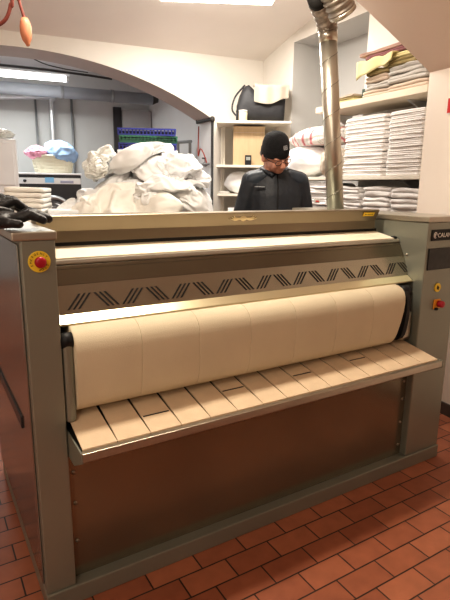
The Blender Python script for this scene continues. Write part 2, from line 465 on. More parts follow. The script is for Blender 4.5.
# ceiling: rises in a shallow curve away from the arch wall
bm = bmesh.new(); grid = []
def cz_(d): return 2.607 + .28*d - .07*d*d if d < 2 else 2.887
for i in range(21):
    d = 7.6*(i/20)**1.6
    grid.append([bm.verts.new(K + UW*u - NW*d + Vector((0, 0, cz_(d)))) for u in (-5.4, 3.6)])
for i in range(20): bm.faces.new((grid[i][0], grid[i][1], grid[i+1][1], grid[i+1][0]))
struct('ceiling', bm, M['ceil'], smooth=True)
# walls behind and beside the camera
def wallquad(name, p, q, z, m):
    bm = bmesh.new(); p = Vector(p); q = Vector(q)
    quad(bm, [p, q, q+Vector((0, 0, z)), p+Vector((0, 0, z))]); return struct(name, bm, m)
c1 = K + UW*-5.0; c2 = c1 - NW*7.2; c3 = sw(-L, 0)
wallquad('wall_left', c1, c2, 3.2, M['wall'])
wallquad('wall_rear', c2, c3+Vector((.4, -.2, 0)), 3.2, M['wall'])

# back room beyond the arch
BD = 2.6
def br(u, v, z): return aw(u, v, z)
def bp_(px, py, dd):                              # photo point on the plane dd beyond the arch wall
    return onplane(px, py, K+NW*dd, UW)
ub = (bp_(150, 150, BD)-K).dot(UW)
bm = bmesh.new(); quad(bm, [aw(-6, BD, 0), aw(ub, BD, 0), aw(ub, BD, 2.95), aw(-6, BD, 2.95)]); struct('wall_back', bm, M['backwall'])
ur0 = AP[0][0]
bm = bmesh.new(); quad(bm, [aw(ub, BD, 0), aw(ub+.25, ARCH_T, 0), aw(ub+.25, ARCH_T, 2.95), aw(ub, BD, 2.95)]); struct('wall_back_right', bm, M['backwhite'])
bm = bmesh.new(); quad(bm, [aw(-6, BD, 0), aw(-6, ARCH_T, 0), aw(-6, ARCH_T, 2.95), aw(-6, BD, 2.95)]); struct('wall_back_left', bm, M['backwhite'])
bm = bmesh.new(); quad(bm, [aw(-6.1, ARCH_T-.02, 2.86), aw(1, ARCH_T-.02, 2.86), aw(1, BD+.05, 2.86), aw(-6.1, BD+.05, 2.86)]); struct('ceiling_back', bm, M['backwhite'])
# grey pilaster and dark opening on the back wall
up0 = (bp_(123, 120, BD-.12)-K).dot(UW)
bm = bmesh.new()
ps = [aw(up0, BD-.12, 0), aw(ub-.005, BD-.12, 0), aw(ub-.005, BD-.002, 0), aw(up0, BD-.002, 0)]
prism_z(bm, [(q.x, q.y) for q in ps], 0, 2.38); struct('trim_3', bm, mat('grey_pilaster_paint', (.44, .44, .45), .8))
p0 = bp_(113, 107, BD-.03); p1 = bp_(123, 135, BD-.03)
u0, u1 = (p0-K).dot(UW), up0-.004
bm = bmesh.new(); ps = [aw(u0, BD-.05, 0), aw(u1, BD-.05, 0), aw(u1, BD-.003, 0), aw(u0, BD-.003, 0)]
prism_z(bm, [(q.x, q.y) for q in ps], 1.35, p0.z); struct('window_1', bm, mat('dark_window', (.05, .05, .055), .3))

# ================================================================== THE IRONER
W = 1.942; XL, XR = .0925, 1.70
iron = thing('flatwork_ironer', 'large grey steel roller ironing machine standing on the terracotta floor', 'ironing machine', MO, MA)
bxo('plinth', (-.002, -.008, 0), (W+.002, .95, .066), M['housing'], iron, .004)
bm = bmesh.new(); box(bm, (XL, .035, .066), (XR, .047, .60)); lp = finish('lower_panel', bm, M['floortintsteel'], iron, bevel=.002)
for x, z in ((.112, .20), (.112, .34), (.112, .45), (1.68, .12), (1.68, .24), (1.68, .36), (1.68, .45)):
    bm = bmesh.new(); disc(bm, (x, .031, z), .006, .006, 'y', 12); finish('screw', bm, M['steel'], lp, True)
core = bmesh.new(); box(core, (XL, .30, .066), (XR, .945, 1.12)); finish('rear_casing', core, M['housing'], iron, bevel=.003)
bxo('inner_cavity', (XL+.001, .14, .60), (XR-.001, .30, 1.09), M['black'], iron, 0)
# end housings
lh = bxo('end_housing', (0, 0, .066), (XL, .95, 1.198), M['housing'], iron, .004)
lh['label'] = 'narrow left end housing with emergency button'
cp = bxo('cap', (-.022, -.006, 1.198), (.0975, .955, 1.222), M['cap'], lh, .004)
sp = bxo('side_panel', (-.006, .03, .085), (0, .93, 1.185), M['sidesteel'], lh, .003)
bxo('side_strip', (-.012, .17, .572), (-.004, .72, .616), M['machineblack'], lh, .004)  # dark raised strip along the side panel
rh = bxo('end_housing', (XR, 0, .066), (W, .95, 1.204), M['housing'], iron, .005)
rh['label'] = 'wide right end housing with control panel'
bxo('cap', (XR-.006, -.006, 1.204), (W+.012, .955, 1.229), M['cap'], rh, .004)
# brackets either side of the roller
bxo('roller_bracket', (XL+.002, .0, .635), (.127, .16, .905), M['housing'], iron, .012)
bxo('roller_bracket', (1.618, .03, .655), (XR-.002, .2, .80), M['steel'], iron, .02)
# feed tray
prof = [(.02, .60), (-.125, .601), (-.128, .606), (-.147, .606), (-.150, .582), (-.142, .576), (-.06, .535), (.02, .53)]
bm = bmesh.new(); prism_x(bm, prof, .097, 1.692)
tray = finish('feed_tray', bm, M['steel'], iron, bevel=.0015)
for x0, x1 in ((.094, .0985), (1.690, 1.6945)):
    bm = bmesh.new(); prism_x(bm, [(.03, .61), (-.148, .609), (-.152, .58), (-.06, .528), (.03, .525)], x0, x1); finish('end_plate', bm, M['housing'], tray)
bxo('slot_shadow', (.099, -.12, .602), (1.688, .16, .606), M['black'], tray, 0)
NB = 15; pit = (1.688-.103)/NB
for k in range(NB):
    x0 = .103+pit*k; bm = bmesh.new()
    f0, f1, b0_, b1_ = x0+.0012, x0+pit-.0012, x0+.0085, x0+pit-.0085
    vs = [bm.verts.new(p) for p in ((f0, -.126, .605), (f1, -.126, .605), (b1_, .20, .668), (b0_, .20, .668), (f0, -.126, .610), (f1, -.126, .610), (b1_, .20, .675), (b0_, .20, .675))]
    for f in ((0,3,2,1),(4,5,6,7),(0,1,5,4),(1,2,6,5),(2,3,7,6),(3,0,4,7)): bm.faces.new([vs[i] for i in f])
    bl = finish('feed_belt', bm, M['belt'], tray)
    if k in (2, 5, 8, 11):
        yy = {2: -.045, 5: -.01, 8: -.015, 11: .0}[k]; zz = .610+(yy+.126)/.326*.065
        bm = bmesh.new(); box(bm, (x0+.008, yy-.0025, zz-.003), (x0+pit-.008, yy+.0025, zz+.0012)); finish('belt_clip', bm, M['black'], tray)
# padded roller in its cloth: seven panels
rp = [(.10, .930), (.06, .930), (.035, .926), (.014, .917), (-.002, .903), (-.012, .885), (-.018, .86), (-.020, .82), (-.017, .77), (-.010, .72), (-.003, .695), (.007, .678), (.022, .667), (.045, .662), (.09, .66), (.15, .68), (.19, .74), (.21, .82), (.19, .885), (.15, .92)]
NP = 7; x0r, x1r = .128, 1.582
roller = None
for k in range(NP):
    bm = bmesh.new(); a, b = x0r+(x1r-x0r)*k/NP, x0r+(x1r-x0r)*(k+1)/NP
    rings = []
    cy, cz = .09, .81
    for t, s in ((0, .988), (.008, .998), (.02, 1.0), (.5, 1.001), (.98, 1.0), (.992, .998), (1, .988)):
        x = a+(b-a)*t
        rings.append([Vector((x-(.045*max(0, .91-z)/.25 if (k == NP-1 and t > .9) else 0), cy+(y-cy)*s, cz+(z-cz)*s)) for y, z in rp])
    ring_loft(bm, rings)
    if roller is None:
        roller = bpy.data.objects.new('padded_roller', None); C.objects.link(roller); roller.parent = iron
    o = finish('cloth_panel', bm, M['clothroll'], roller, smooth=True)
for x0, x1, y, z in ((XL+.001, .127, .02, .895), (1.592, 1.64, .03, .90)):
    bm = bmesh.new(); tube(bm, [(x0, y, z), (x1, y, z)], [.024, .024], 20); finish('end_bearing', bm, M['blackplastic'], roller, True)
bm = bmesh.new()
ring_loft(bm, [[Vector((x, .09+(y-.09)*.955, .81+(z-.81)*.955)) for y, z in rp] for x in (1.588, 1.612)]); finish('end_disc', bm, M['blackplastic'], roller)
# hood: lip, slotted panel, plain fascia
bm = bmesh.new(); prism_x(bm, [(.054, .935), (.054, .929), (.10, .929), (.10, .962), (.085, .957)], XL, XR-.002); finish('hood_lip', bm, M['lip'], iron, bevel=.001)
bm = bmesh.new(); prism_x(bm, [(.0845, .957), (.115, 1.043), (.15, 1.043), (.12, .957)], XL, XR-.002); spn = finish('slotted_panel', bm, M['slotpanel'], iron)
bm = bmesh.new(); prism_x(bm, [(.115, 1.0435), (.146, 1.100), (.18, 1.100), (.15, 1.0435)], XL, XR-.002); finish('plain_fascia', bm, M['fascia'], iron, bevel=.001)
bm = bmesh.new()
def slot_pt(x, z): return Vector((x, .0845+(z-.957)/.086*.0305-.0012, z))
for k in range(18):
    xc = .176+.0886*k; sgn = 1 if k % 2 == 0 else -1
    for j in (-1, 0, 1):
        xa = xc+j*.0165
        a = (xa-sgn*.020, .970); b = (xa+sgn*.020, 1.015)
        wd = .0036
        vs = [bm.verts.new(slot_pt(x, z)) for x, z in ((a[0]-wd, a[1]), (a[0]+wd, a[1]), (b[0]+wd, b[1]), (b[0]-wd, b[1]))]
        vs2 = [bm.verts.new(v.co+Vector((0, .004, 0))) for v in vs]
        bm.faces.new(vs); bm.faces.new(vs2[::-1])
        for q in range(4): bm.faces.new((vs[q], vs[(q+1) % 4], vs2[(q+1) % 4], vs2[q]))
finish('vent_slots', bm, M['black'], spn)
# top table: metal nose, pale belt
bm = bmesh.new(); prism_x(bm, [(.150, 1.100), (.146, 1.106), (.150, 1.117), (.29, 1.142), (.29, 1.10)], XL, XR-.002); tt = finish('top_table', bm, M['cap'], iron, bevel=.0015)
bm = bmesh.new(); prism_x(bm, [(.158, 1.1185), (.158, 1.122), (.278, 1.1455), (.278, 1.1405)], .10, 1.672); finish('top_belt', bm, M['topbelt'], tt)
bm = bmesh.new(); tube(bm, [(1.668, .17, 1.118), (1.692, .17, 1.118)], .012, 16); finish('belt_pulley', bm, M['blackplastic'], tt, True)
bxo('table_gap', (XL, .279, 1.135), (XR-.02, .30, 1.158), M['black'], iron, 0)
# back plate leaning over the table
bm = bmesh.new(); prism_x(bm, [(.276, 1.158), (.278, 1.196), (.252, 1.246), (.256, 1.250), (.34, 1.250), (.34, 1.158)], XL+.002, 1.665)
bpl = finish('back_plate', bm, M['plate'], iron, bevel=.0012)
bm = bmesh.new()                                  # winged brass badge
def on_plate(x, z): return Vector((x, .278-(z-1.196)/.05*.026-.002, z))
c_ = on_plate(.892, 1.224)
ellip(bm, c_, (.017, .005, .011), sub=2)
for s in (-1, 1):
    for q in range(3):
        p = smoothpath([on_plate(.892+s*.012, 1.224), on_plate(.892+s*.038, 1.218+.004*q), on_plate(.892+s*(.066-.009*q), 1.229+.005*q-.004)], 5)
        tube(bm, p, [.0042-.0028*i/(len(p)-1) for i in range(len(p))], 8)
finish('badge', bm, M['gold'], bpl, True)
bm = bmesh.new(); rot = Matrix.Rotation(R(27), 4, 'X')
p0 = on_plate(1.60, 1.228)
box(bm, (-.036, -.001, -.010), (.036, .001, .010), Matrix.Translation(p0) @ Matrix.Rotation(R(27.5), 4, 'X')); st = finish('sticker', bm, M['yellow'], bpl)
bm = bmesh.new()
for i in range(6): box(bm, (-.026+.0095*i, -.0016, -.002), (-.0215+.0095*i, -.0009, .002), Matrix.Translation(p0) @ Matrix.Rotation(R(27.5), 4, 'X'))
finish('sticker_print', bm, M['ink'], st)
# emergency button
bm = bmesh.new(); disc(bm, (.046, -.004, 1.139), .030, .004, 'y', 40); eb = finish('emergency_button', bm, M['yellow'], lh, bevel=.0008)
bm = bmesh.new(); tube(bm, [(.046, -.004, 1.139), (.046, -.013, 1.139), (.046, -.0135, 1.139), (.046, -.022, 1.139), (.046, -.026, 1.139)], [.010, .010, .0155, .0155, .011], 28); finish('red_mushroom', bm, M['red'], eb, True)
word = 'EMERGENCY  STOP  '
for i, ch in enumerate(word):
    if ch == ' ': continue
    a = R(205) - 2*math.pi*i/len(word)
    mt = Matrix.Translation((.046+math.cos(a)*.0232, -.0045, 1.139+math.sin(a)*.0232)) @ Matrix.Rotation(R(90), 4, 'X') @ Matrix.Rotation(a-R(90), 4, 'Z') @ Matrix.Translation((-.0026, -.0032, 0))
    text_mesh('letter', ch, .0088, M['ink'], eb, mt, .0003)
# control side
npl = bxo('name_plate', (1.725, -.004, 1.121), (1.925, 0, 1.171), M['blackplastic'], rh, .001)
text_mesh('plate_lettering', 'CALANDRA', .0285, M['white'], npl, Matrix.Translation((1.7665, -.0045, 1.136)) @ Matrix.Rotation(R(90), 4, 'X'))
bm = bmesh.new()                                  # flame-like device before the word
ring = [Vector((1.749+math.cos(a)*.0095, -.0046, 1.1465+math.sin(a)*.0125)) for a in [2*math.pi*i/24 for i in range(25)]]
tube(bm, ring[:21], .0021, 8); box(bm, (1.7455, -.0052, 1.139), (1.7505, -.0035, 1.154)); finish('plate_device', bm, M['white'], npl)
dp = bxo('display_panel', (1.716, -.005, .988), (1.925, 0, 1.087), M['glass'], rh, .002)
bm = bmesh.new(); disc(bm, (1.806, -.005, .902), .021, .005, 'y', 32); ind = finish('warning_lamp', bm, M['yellow'], rh, bevel=.0008)
bm = bmesh.new()
box(bm, (1.799, -.0065, .894), (1.804, -.0045, .912)); box(bm, (1.806, -.0065, .892), (1.811, -.0045, .908)); box(bm, (1.800, -.0065, .899), (1.814, -.0045, .903)); finish('lamp_symbol', bm, M['ink'], ind)
sw_ = bxo('main_switch', (1.789, -.006, .800), (1.836, 0, .846), M['orange'], rh, .003)
bm = bmesh.new(); tube(bm, [(1.822, -.006, .824), (1.822, -.016, .824), (1.822, -.030, .824), (1.822, -.033, .824)], [.016, .016, .015, .011], 24); finish('switch_knob', bm, M['red'], sw_, True)
bxo('switch_latch', (1.793, -.018, .796), (1.808, -.006, .808), M['blackplastic'], sw_, .002)
for x, z in ((XL-.001, .0),): pass
for x, y, z in ((1.697, .10, 1.05), (1.697, .11, 1.00), (.096, .085, 1.045), (.096, .08, 1.0)):
    bm = bmesh.new(); disc(bm, (x-.003, y, z), .006, .007, 'x', 12); finish('bolt', bm, M['steel'], iron, True)

# gloves lying on the left cap
def glove(name, loc, rot, seed, label, curl, mtl):
    bm = bmesh.new(); rnd = random.Random(seed)
    ellip(bm, (0, 0, .022), (.052, .043, .020)); ellip(bm, (-.05, 0, .026), (.035, .045, .024))
    for i, (y, Ln) in enumerate(((-.032, .062), (-.011, .075), (.011, .070), (.031, .055))):
        z0 = .024; p = [Vector((.038, y, z0)), Vector((.038+Ln*.5, y*1.12, z0+.012+rnd.uniform(-.004, .006))), Vector((.038+Ln, y*1.2, z0-.002+curl*i))]
        capsule(bm, p[0], p[1], .0125, .0115); capsule(bm, p[1], p[2], .0115, .010)
    capsule(bm, (-.015, -.036, .022), (.022, -.064, .018), .0135, .011); capsule(bm, (.022, -.064, .018), (.046, -.068, .016), .011, .0095)
    tube(bm, [(-.075, 0, .028), (-.11, 0, .030), (-.135, .004, .034)], [.030, .040, .043], 16)
    o = finish(name, bm, mtl, smooth=True, loc=loc); o.rotation_euler = rot; o.scale = (1.12, 1.12, 1.3); remesh(o, .0045, 3)
    return tag(o, label, 'glove')
glove('work_glove', mw(-.030, .09, 1.222), (0, 0, MA-R(12)), 3, 'black work glove lying flat on the left cap, fingers pointing right', .001, M['glove'])
glove('work_glove', mw(-.075, .155, 1.258), (R(3), R(5), MA+R(14)), 5, 'black work glove thrown crosswise on top of the other glove', -.002, M['glove'])

# exhaust duct rising behind the ironer
d0 = Vector((.578, 2.65, 1.135)); d1 = Vector((.478, 2.65, 2.085)); dr = .0425
duct = thing('exhaust_duct', 'vertical spiral-seam zinc exhaust duct rising behind the ironing machine', 'duct', d0)
def loc_(p): return Vector(p)-d0
bm = bmesh.new(); tube(bm, [loc_(d0), loc_(d1)], dr, 32); finish('straight_pipe', bm, M['zinc'], duct, True)
bm = bmesh.new(); ax = (d1-d0); u, w = frame(ax); turns = 7.5; pts = []
for i in range(int(turns*28)+1):
    t = i/(turns*28); a = 2*math.pi*i/28
    pts.append(loc_(d0+ax*t+(u*math.cos(a)+w*math.sin(a))*(dr+.0003)))
tube(bm, pts, .0016, 6); finish('spiral_seam', bm, M['zincdark'], duct, True)
bm = bmesh.new(); tube(bm, [loc_(d0+ax*.945), loc_(d0+ax*1.0)], dr+.003, 32); finish('collar', bm, M['zinc'], duct, True)
fp = smoothpath([d1, at(326, 20, 2.62), at(318.5, 1, 2.53)], 40)
bm = bmesh.new(); tube(bm, [loc_(p) for p in fp], [.045+.0042*math.sin(i*.62)+.004*noise.noise(Vector((i*.3, 1, 1))) for i in range(len(fp))], 24); finish('flexible_elbow', bm, M['foil'], duct, True)
e0 = fp[-1]; e1 = at(316.5, -9, 2.46)
bm = bmesh.new(); tube(bm, [loc_(e0), loc_(e0+(e1-e0)*.6)], [.047, .049], 24); finish('black_mouth', bm, M['black'], duct, True)
q0 = at(327, -24, 2.43); q1 = at(343.5, 15, 2.50)
du2 = thing('flexible_duct', 'thick ribbed flexible metal duct hanging from the vault beside the exhaust duct', 'duct', q1)
bm = bmesh.new(); n_ = 150
qp = smoothpath([q0+Vector((-.01, .04, .12)), q0+Vector((0, .012, .05)), q0, q0.lerp(q1, .5), q1], 37); n_ = len(qp)-1
P_ = [q_-q1 for q_ in qp]
tube(bm, P_, [.060+.0030*math.sin(i*.62) for i in range(n_)]+[.050], 28); finish('ribbed_pipe', bm, mat('grey_flexible', (.40, .36, .31), .42, .7, var=.12, scale=20), du2, True)
dn = (q1-q0).normalized()
bm = bmesh.new(); tube(bm, [-dn*.02, -dn*.004], .063, 28); finish('end_ring', bm, M['zinc'], du2, True)

# ================================================================== THE MAN
pr = thing('person', 'man in black knit cap and dark quilted jacket looking down behind the machine', 'person', (.33, 3.47, 0), R(10))
HM = Matrix.Translation((-.035, -.045, 1.445)) @ Matrix.Rotation(R(-12), 4, 'Y') @ Matrix.Rotation(R(16), 4, 'Z') @ Matrix.Rotation(R(33), 4, 'X')
bm = bmesh.new()
hb = bmesh.new()
ellip(hb, (0, .012, .150), (.074, .094, .100)); ellip(hb, (0, -.030, .088), (.060, .066, .072)); ellip(hb, (0, -.056, .047), (.034, .032, .026))
capsule(hb, (0, -.086, .128), (0, -.108, .092), .010, .014); ellip(hb, (0, -.104, .086), (.019, .013, .011))
for s in (-1, 1):
    ellip(hb, (s*.034, -.076, .090), (.024, .018, .022)); ellip(hb, (s*.077, .012, .108), (.010, .021, .032), (0, 0, s*R(-20)))
    ellip(hb, (s*.032, -.074, .138), (.028, .016, .010)); ellip(hb, (s*.032, -.082, .121), (.013, .010, .010))
ellip(hb, (0, -.088, .066), (.024, .010, .006)); ellip(hb, (0, -.086, .057), (.020, .010, .006))
capsule(hb, (0, .015, -.05), (0, .01, .08), .058, .055)
bmesh.ops.transform(hb, matrix=HM, verts=hb.verts)
me_ = bpy.data.meshes.new('t'); hb.to_mesh(me_); hb.free(); bm.from_mesh(me_); bpy.data.meshes.remove(me_)
capsule(bm, (0, .01, 1.36), (-.008, -.02, 1.47), .075, .058)
def ering(z, rx, ry, cy=0, k=24): return [Vector((rx*math.cos(2*math.pi*i/k), cy+ry*math.sin(2*math.pi*i/k), z)) for i in range(k)]
ring_loft(bm, [ering(.84, .15, .10), ering(.92, .165, .115), ering(1.02, .15, .105), ering(1.15, .155, .11), ering(1.28, .175, .11), ering(1.38, .16, .09), ering(1.43, .09, .06)])
arms = {}
for s in (-1, 1):
    sh = Vector((s*.178, .005, 1.372)); el = Vector((s*.238, .03, 1.10)); wr = Vector((s*.195, -.14, .915))
    arms[s] = (sh, el, wr)
    capsule(bm, sh, el, .050, .040); capsule(bm, el, wr, .040, .028)
    hd = (wr-el).normalized(); hc = wr+hd*.05
    side = Vector((0, -1, 0)).cross(hd).normalized(); nrm = hd.cross(side).normalized()
    rotm = Matrix((side, hd, nrm)).transposed().to_4x4()
    ellip(bm, hc, (.040, .052, .016), rotm)
    for i, Ln in enumerate((.070, .080, .074, .058)):
        b_ = hc+hd*.038+side*(.030-.020*i); m_ = b_+hd*Ln*.55-nrm*.006*s; e_ = m_+hd*Ln*.4+Vector((0, .02, -.012))
        capsule(bm, b_, m_, .0095, .0088); capsule(bm, m_, e_, .0088, .0078)
    tb = hc-hd*.02+side*.034; capsule(bm, tb, tb+side*.03+hd*.03, .012, .010); capsule(bm, tb+side*.03+hd*.03, tb+side*.034+hd*.062, .010, .0085)
    capsule(bm, (s*.09, 0, .90), (s*.10, -.01, .49), .080, .055); capsule(bm, (s*.10, -.01, .49), (s*.105, .01, .09), .054, .038)
    capsule(bm, (s*.105, .03, .045), (s*.12, -.15, .035), .036, .032)
body = finish('body', bm, M['skin'], pr, True); remesh(body, .0052, 4)
# jacket
bm = bmesh.new()
ring_loft(bm, [ering(.80, .195, .135), ering(.84, .205, .145), ering(.95, .200, .142), ering(1.08, .178, .146), ering(1.20, .182, .148), ering(1.30, .19, .140, .005), ering(1.37, .18, .12, .01), ering(1.425, .13, .098, .0), ering(1.46, .082, .078, -.005)])
for s in (-1, 1):
    sh, el, wr = arms[s]
    capsule(bm, sh+Vector((-s*.015, 0, -.01)), el, .074, .062, 20); capsule(bm, el, wr-(wr-el)*.06, .064, .048, 20)
    capsule(bm, (s*.05, .01, 1.425), (s*.165, .01, 1.385), .055, .068, 20)
jk = finish('jacket', bm, M['jacket'], pr, True); remesh(jk, .009, 3)
# stand-up collar, zip, hood roll, marks
bm = bmesh.new(); k = 36; rings = []
for z, f in ((0, 1.0), (.045, 1.02), (.055, .97), (.045, .90), (0, .86)):
    rings.append([Vector((-.006+math.cos(2*math.pi*i/k)*.088*f, -.01+math.sin(2*math.pi*i/k)*.082*f, 1.425+z+.02*math.sin(2*math.pi*i/k))) for i in range(k)])
ring_loft(bm, rings, cap=False); finish('collar', bm, M['jacket'], jk, True)
bm = bmesh.new(); tube(bm, smoothpath([(-.075, .06, 1.47), (-.10, .0, 1.462), (-.085, -.065, 1.445), (-.045, -.105, 1.42)], 6), [.016]*19, 12); finish('hood_edge', bm, M['jacket'], jk, True)
bm = bmesh.new(); tube(bm, [(-.015, -.090, 1.43), (-.02, -.132, 1.36), (-.025, -.1495, 1.28), (-.025, -.156, 1.2), (-.025, -.157, .9)], .0042, 8); finish('zip', bm, M['blackplastic'], jk, True)
bm = bmesh.new()
for i in range(7):
    x = -.165+.0088*i; yq = -.112-.0022*i; box(bm, (x, yq, 1.346-.001*(i % 2)), (x+.0065, yq+.02, 1.3505+.001*(i % 2)))
finish('chest_mark', bm, mat('grey_print', (.42, .44, .47), .6), jk)
bm = bmesh.new(); box(bm, (.262, -.05, 1.245), (.302, -.035, 1.275)); sb = finish('sleeve_badge', bm, M['white'], jk, bevel=.003)
bm = bmesh.new(); box(bm, (.270, -.054, 1.252), (.292, -.045, 1.262)); finish('badge_stripe', bm, M['redsign'], sb)
# lighter yoke across the shoulders
for s in (-1, 1):
    bm = bmesh.new(); capsule(bm, (s*.085, -.040, 1.418), (s*.165, -.020, 1.392), .040, .052, 16)
    yk = finish('shoulder_panel', bm, M['jacketblue'], jk, True); remesh(yk, .009, 3)
# trousers and shoes
bm = bmesh.new()
ring_loft(bm, [ering(.80, .17, .12), ering(.88, .18, .128), ering(.97, .172, .122)])
for s in (-1, 1):
    capsule(bm, (s*.09, 0, .87), (s*.10, -.01, .49), .095, .072, 16); tube(bm, [(s*.10, -.01, .49), (s*.105, .005, .25), (s*.107, .01, .07)], [.072, .064, .064], 16)
finish('trousers', bm, M['trousers'], pr, True).modifiers.new('r', 'REMESH').voxel_size = .012
for s in (-1, 1):
    bm = bmesh.new(); capsule(bm, (s*.105, .04, .050), (s*.122, -.17, .043), .048, .040, 16); o = finish('shoe', bm, M['shoe'], pr, True)
    for v in o.data.vertices: v.co.z = max(v.co.z, .0)
# knit cap
bm = bmesh.new(); k = 40; rings = []
for z, f in ((.124, .97), (.118, 1.01), (.120, 1.05), (.128, 1.075), (.160, 1.08), (.168, 1.06), (.172, 1.035), (.195, 1.02), (.222, .94), (.245, .80), (.262, .58), (.271, .32), (.274, .05)):
    t = (z-.118)
    rings.append([Vector((math.cos(2*math.pi*i/k)*.0785*f, .010+math.sin(2*math.pi*i/k)*.0985*f, z-math.sin(2*math.pi*i/k)*-.0+(.018*-math.sin(2*math.pi*i/k))*(1 if z < .18 else .4))) for i in range(k)])
ring_loft(bm, rings); bmesh.ops.transform(bm, matrix=HM, verts=bm.verts); cap_ = finish('knit_cap', bm, M['hat'], pr, True)
bm = bmesh.new()
lg = HM @ Matrix.Translation((.004, -.0890, .214)) @ Matrix.Rotation(R(3), 4, 'Z') @ Matrix.Rotation(R(-28), 4, 'X')
s_ = .013
for a, b in (((-s_, -.002, -s_), (-s_+.0035, .003, s_)), ((s_-.0035, -.002, -s_), (s_, .003, s_)), ((-s_, -.002, s_-.0035), (s_, .003, s_)), ((-s_, -.002, -s_), (s_, .003, -s_+.0035)), ((-.006, -.002, -.0015), (.006, .003, .0015)), ((-.0015, -.002, -.008), (.0015, .003, .008))):
    box(bm, a, b, lg)
finish('cap_emblem', bm, mat('grey_thread', (.35, .35, .36), .8), cap_)
# glasses and short grey hair at the temples
bm = bmesh.new()
for s in (-1, 1):
    ring = [HM @ Vector((s*.033+math.cos(a)*.024, -.098+abs(math.cos(a))*.004, .119+math.sin(a)*.016)) for a in [2*math.pi*i/20 for i in range(21)]]
    tube(bm, ring, .0022, 6)
    tube(bm, [HM @ Vector(p) for p in ((s*.057, -.095, .122), (s*.078, -.05, .122), (s*.083, .01, .122))], .0022, 6)
tube(bm, [HM @ Vector(p) for p in ((-.010, -.103, .123), (0, -.106, .126), (.010, -.103, .123))], .0022, 6)
finish('glasses', bm, M['blackplastic'], pr, True)
bm = bmesh.new()
for s in (-1, 1): ellip(bm, (s*.072, .030, .118), (.008, .045, .022), sub=2)
ellip(bm, (0, .085, .105), (.06, .022, .035), sub=2)
bmesh.ops.transform(bm, matrix=HM, verts=bm.verts); finish('hair', bm, M['hair'], pr, True)

# ================================================================== SHELVES ON THE RIGHT
SR = math.atan2(SA.y, SA.x)                        # local x runs along the shelf (away), local +y faces the room
def shelf(name, a0, a1, z0, z1, d0_, m, label):
    t = thing(name, label, 'shelf', sw((a0+a1)/2, d0_/2, z0), SR)
    bxo('board', (-(a1-a0)/2, -d0_/2, 0), ((a1-a0)/2, d0_/2, z1-z0), m, t, .003)
    for x in (-(a1-a0)/2+.25, (a1-a0)/2-.04):
        bm = bmesh.new(); prism_x(bm, [(-d0_/2+.005, -.001), (d0_/2-.10, -.001), (-d0_/2+.02, -.10), (-d0_/2+.005, -.10)], x-.008, x+.008); finish('bracket', bm, M['pipesilver'], t)
    return t
SD = b0-.012
shelf('wall_shelf', .005, 1.10, 1.912, 1.955, SD, M['shelfcream'], 'cream upper wall shelf carrying the pile of mixed coloured cloths')
shelf('wall_shelf', .005, 1.95, 1.405, 1.430, SD, M['shelf'], 'middle wall shelf under the two tall white towel stacks')
shelf('wall_shelf', .005, 1.95, 1.055, 1.080, SD, M['shelf'], 'lower wall shelf carrying the thick grey-white towels')
def towel_stack(a, wdt, z0, n, h, seed, m, where, group, jit=.006, layers=2, wav=.004, d_=.30):
    z = z0; rnd = random.Random(seed); protos = [folded_bm(wdt, d_, h, seed+i, layers, wav) for i in range(3)]
    mes = []
    for b_ in protos:
        bmesh.ops.recalc_face_normals(b_, faces=b_.faces)
        me = bpy.data.meshes.new('folded_towel'); b_.to_mesh(me); b_.free(); me.materials.append(m)
        for p in me.polygons: p.use_smooth = True
        mes.append(me)
    for i in range(n):
        o = bpy.data.objects.new('folded_towel', mes[i % 3]); C.objects.link(o)
        o.location = sw(a+rnd.uniform(-jit, jit), .012+d_/2+rnd.uniform(0, jit), z); o.rotation_euler = (0, rnd.uniform(-.008, .008), SR+rnd.uniform(-.02, .02))
        tag(o, '%s white towel in %s' % (ordn(i, n), where), 'towel', group)
        z += h
towel_stack(.165, .285, 1.431, 16, .0252, 10, M['towel'], 'the tall middle-shelf stack against the pier', 'towels in the tall stack against the pier')
towel_stack(.545, .40, 1.431, 15, .0270, 30, M['towel'], 'the tall middle-shelf stack beside the exhaust duct', 'towels in the tall stack beside the duct')
towel_stack(.125, .23, 1.081, 4, .068, 50, M['towelgrey'], 'the bottom-shelf stack against the pier', 'thick towels in the bottom stack against the pier', .01, 2, .012)
towel_stack(.39, .25, 1.081, 4, .070, 60, M['towelgrey'], 'the bottom-shelf stack second from the pier', 'thick towels in the second bottom stack', .012, 2, .014)
towel_stack(.72, .33, 1.081, 6, .046, 70, M['towelgrey'], 'the bottom-shelf stack behind the exhaust duct', 'towels in the bottom stack behind the duct', .012, 2, .01)
towel_stack(1.12, .36, 1.081, 7, .043, 80, M['towelgrey'], 'the bottom-shelf stack beside the man', 'towels in the bottom stack beside the man', .015, 2, .012)
# duvets on the middle shelf
def lump(name, a, b, z, r, seed, m, label, cat, **k):
    o = heap(name, sw(a, b, z), r, seed, m, label, cat, **k); o.rotation_euler = (0, 0, SR); return o
lump('folded_duvet', 1.42, .17, 1.431+.12, (.29, .16, .135), 101, M['sheet'], 'puffy white duvet on the middle shelf behind the man', 'duvet', amp=.05, freq=1.4, sub=5, flat=-.12)
lump('rolled_duvet', 1.22, .17, 1.748, (.42, .15, .085), 102, M['patterned'], 'white duvet with pink and green pattern on top of the plain one', 'duvet', amp=.05, freq=1.5, sub=5, flat=-.06)
lump('folded_blanket', .96, .13, 1.431+.10, (.11, .14, .115), 103, M['blanket'], 'crumpled beige blanket beside the duct on the middle shelf', 'blanket', amp=.07, freq=1.6, sub=5, flat=-.10)
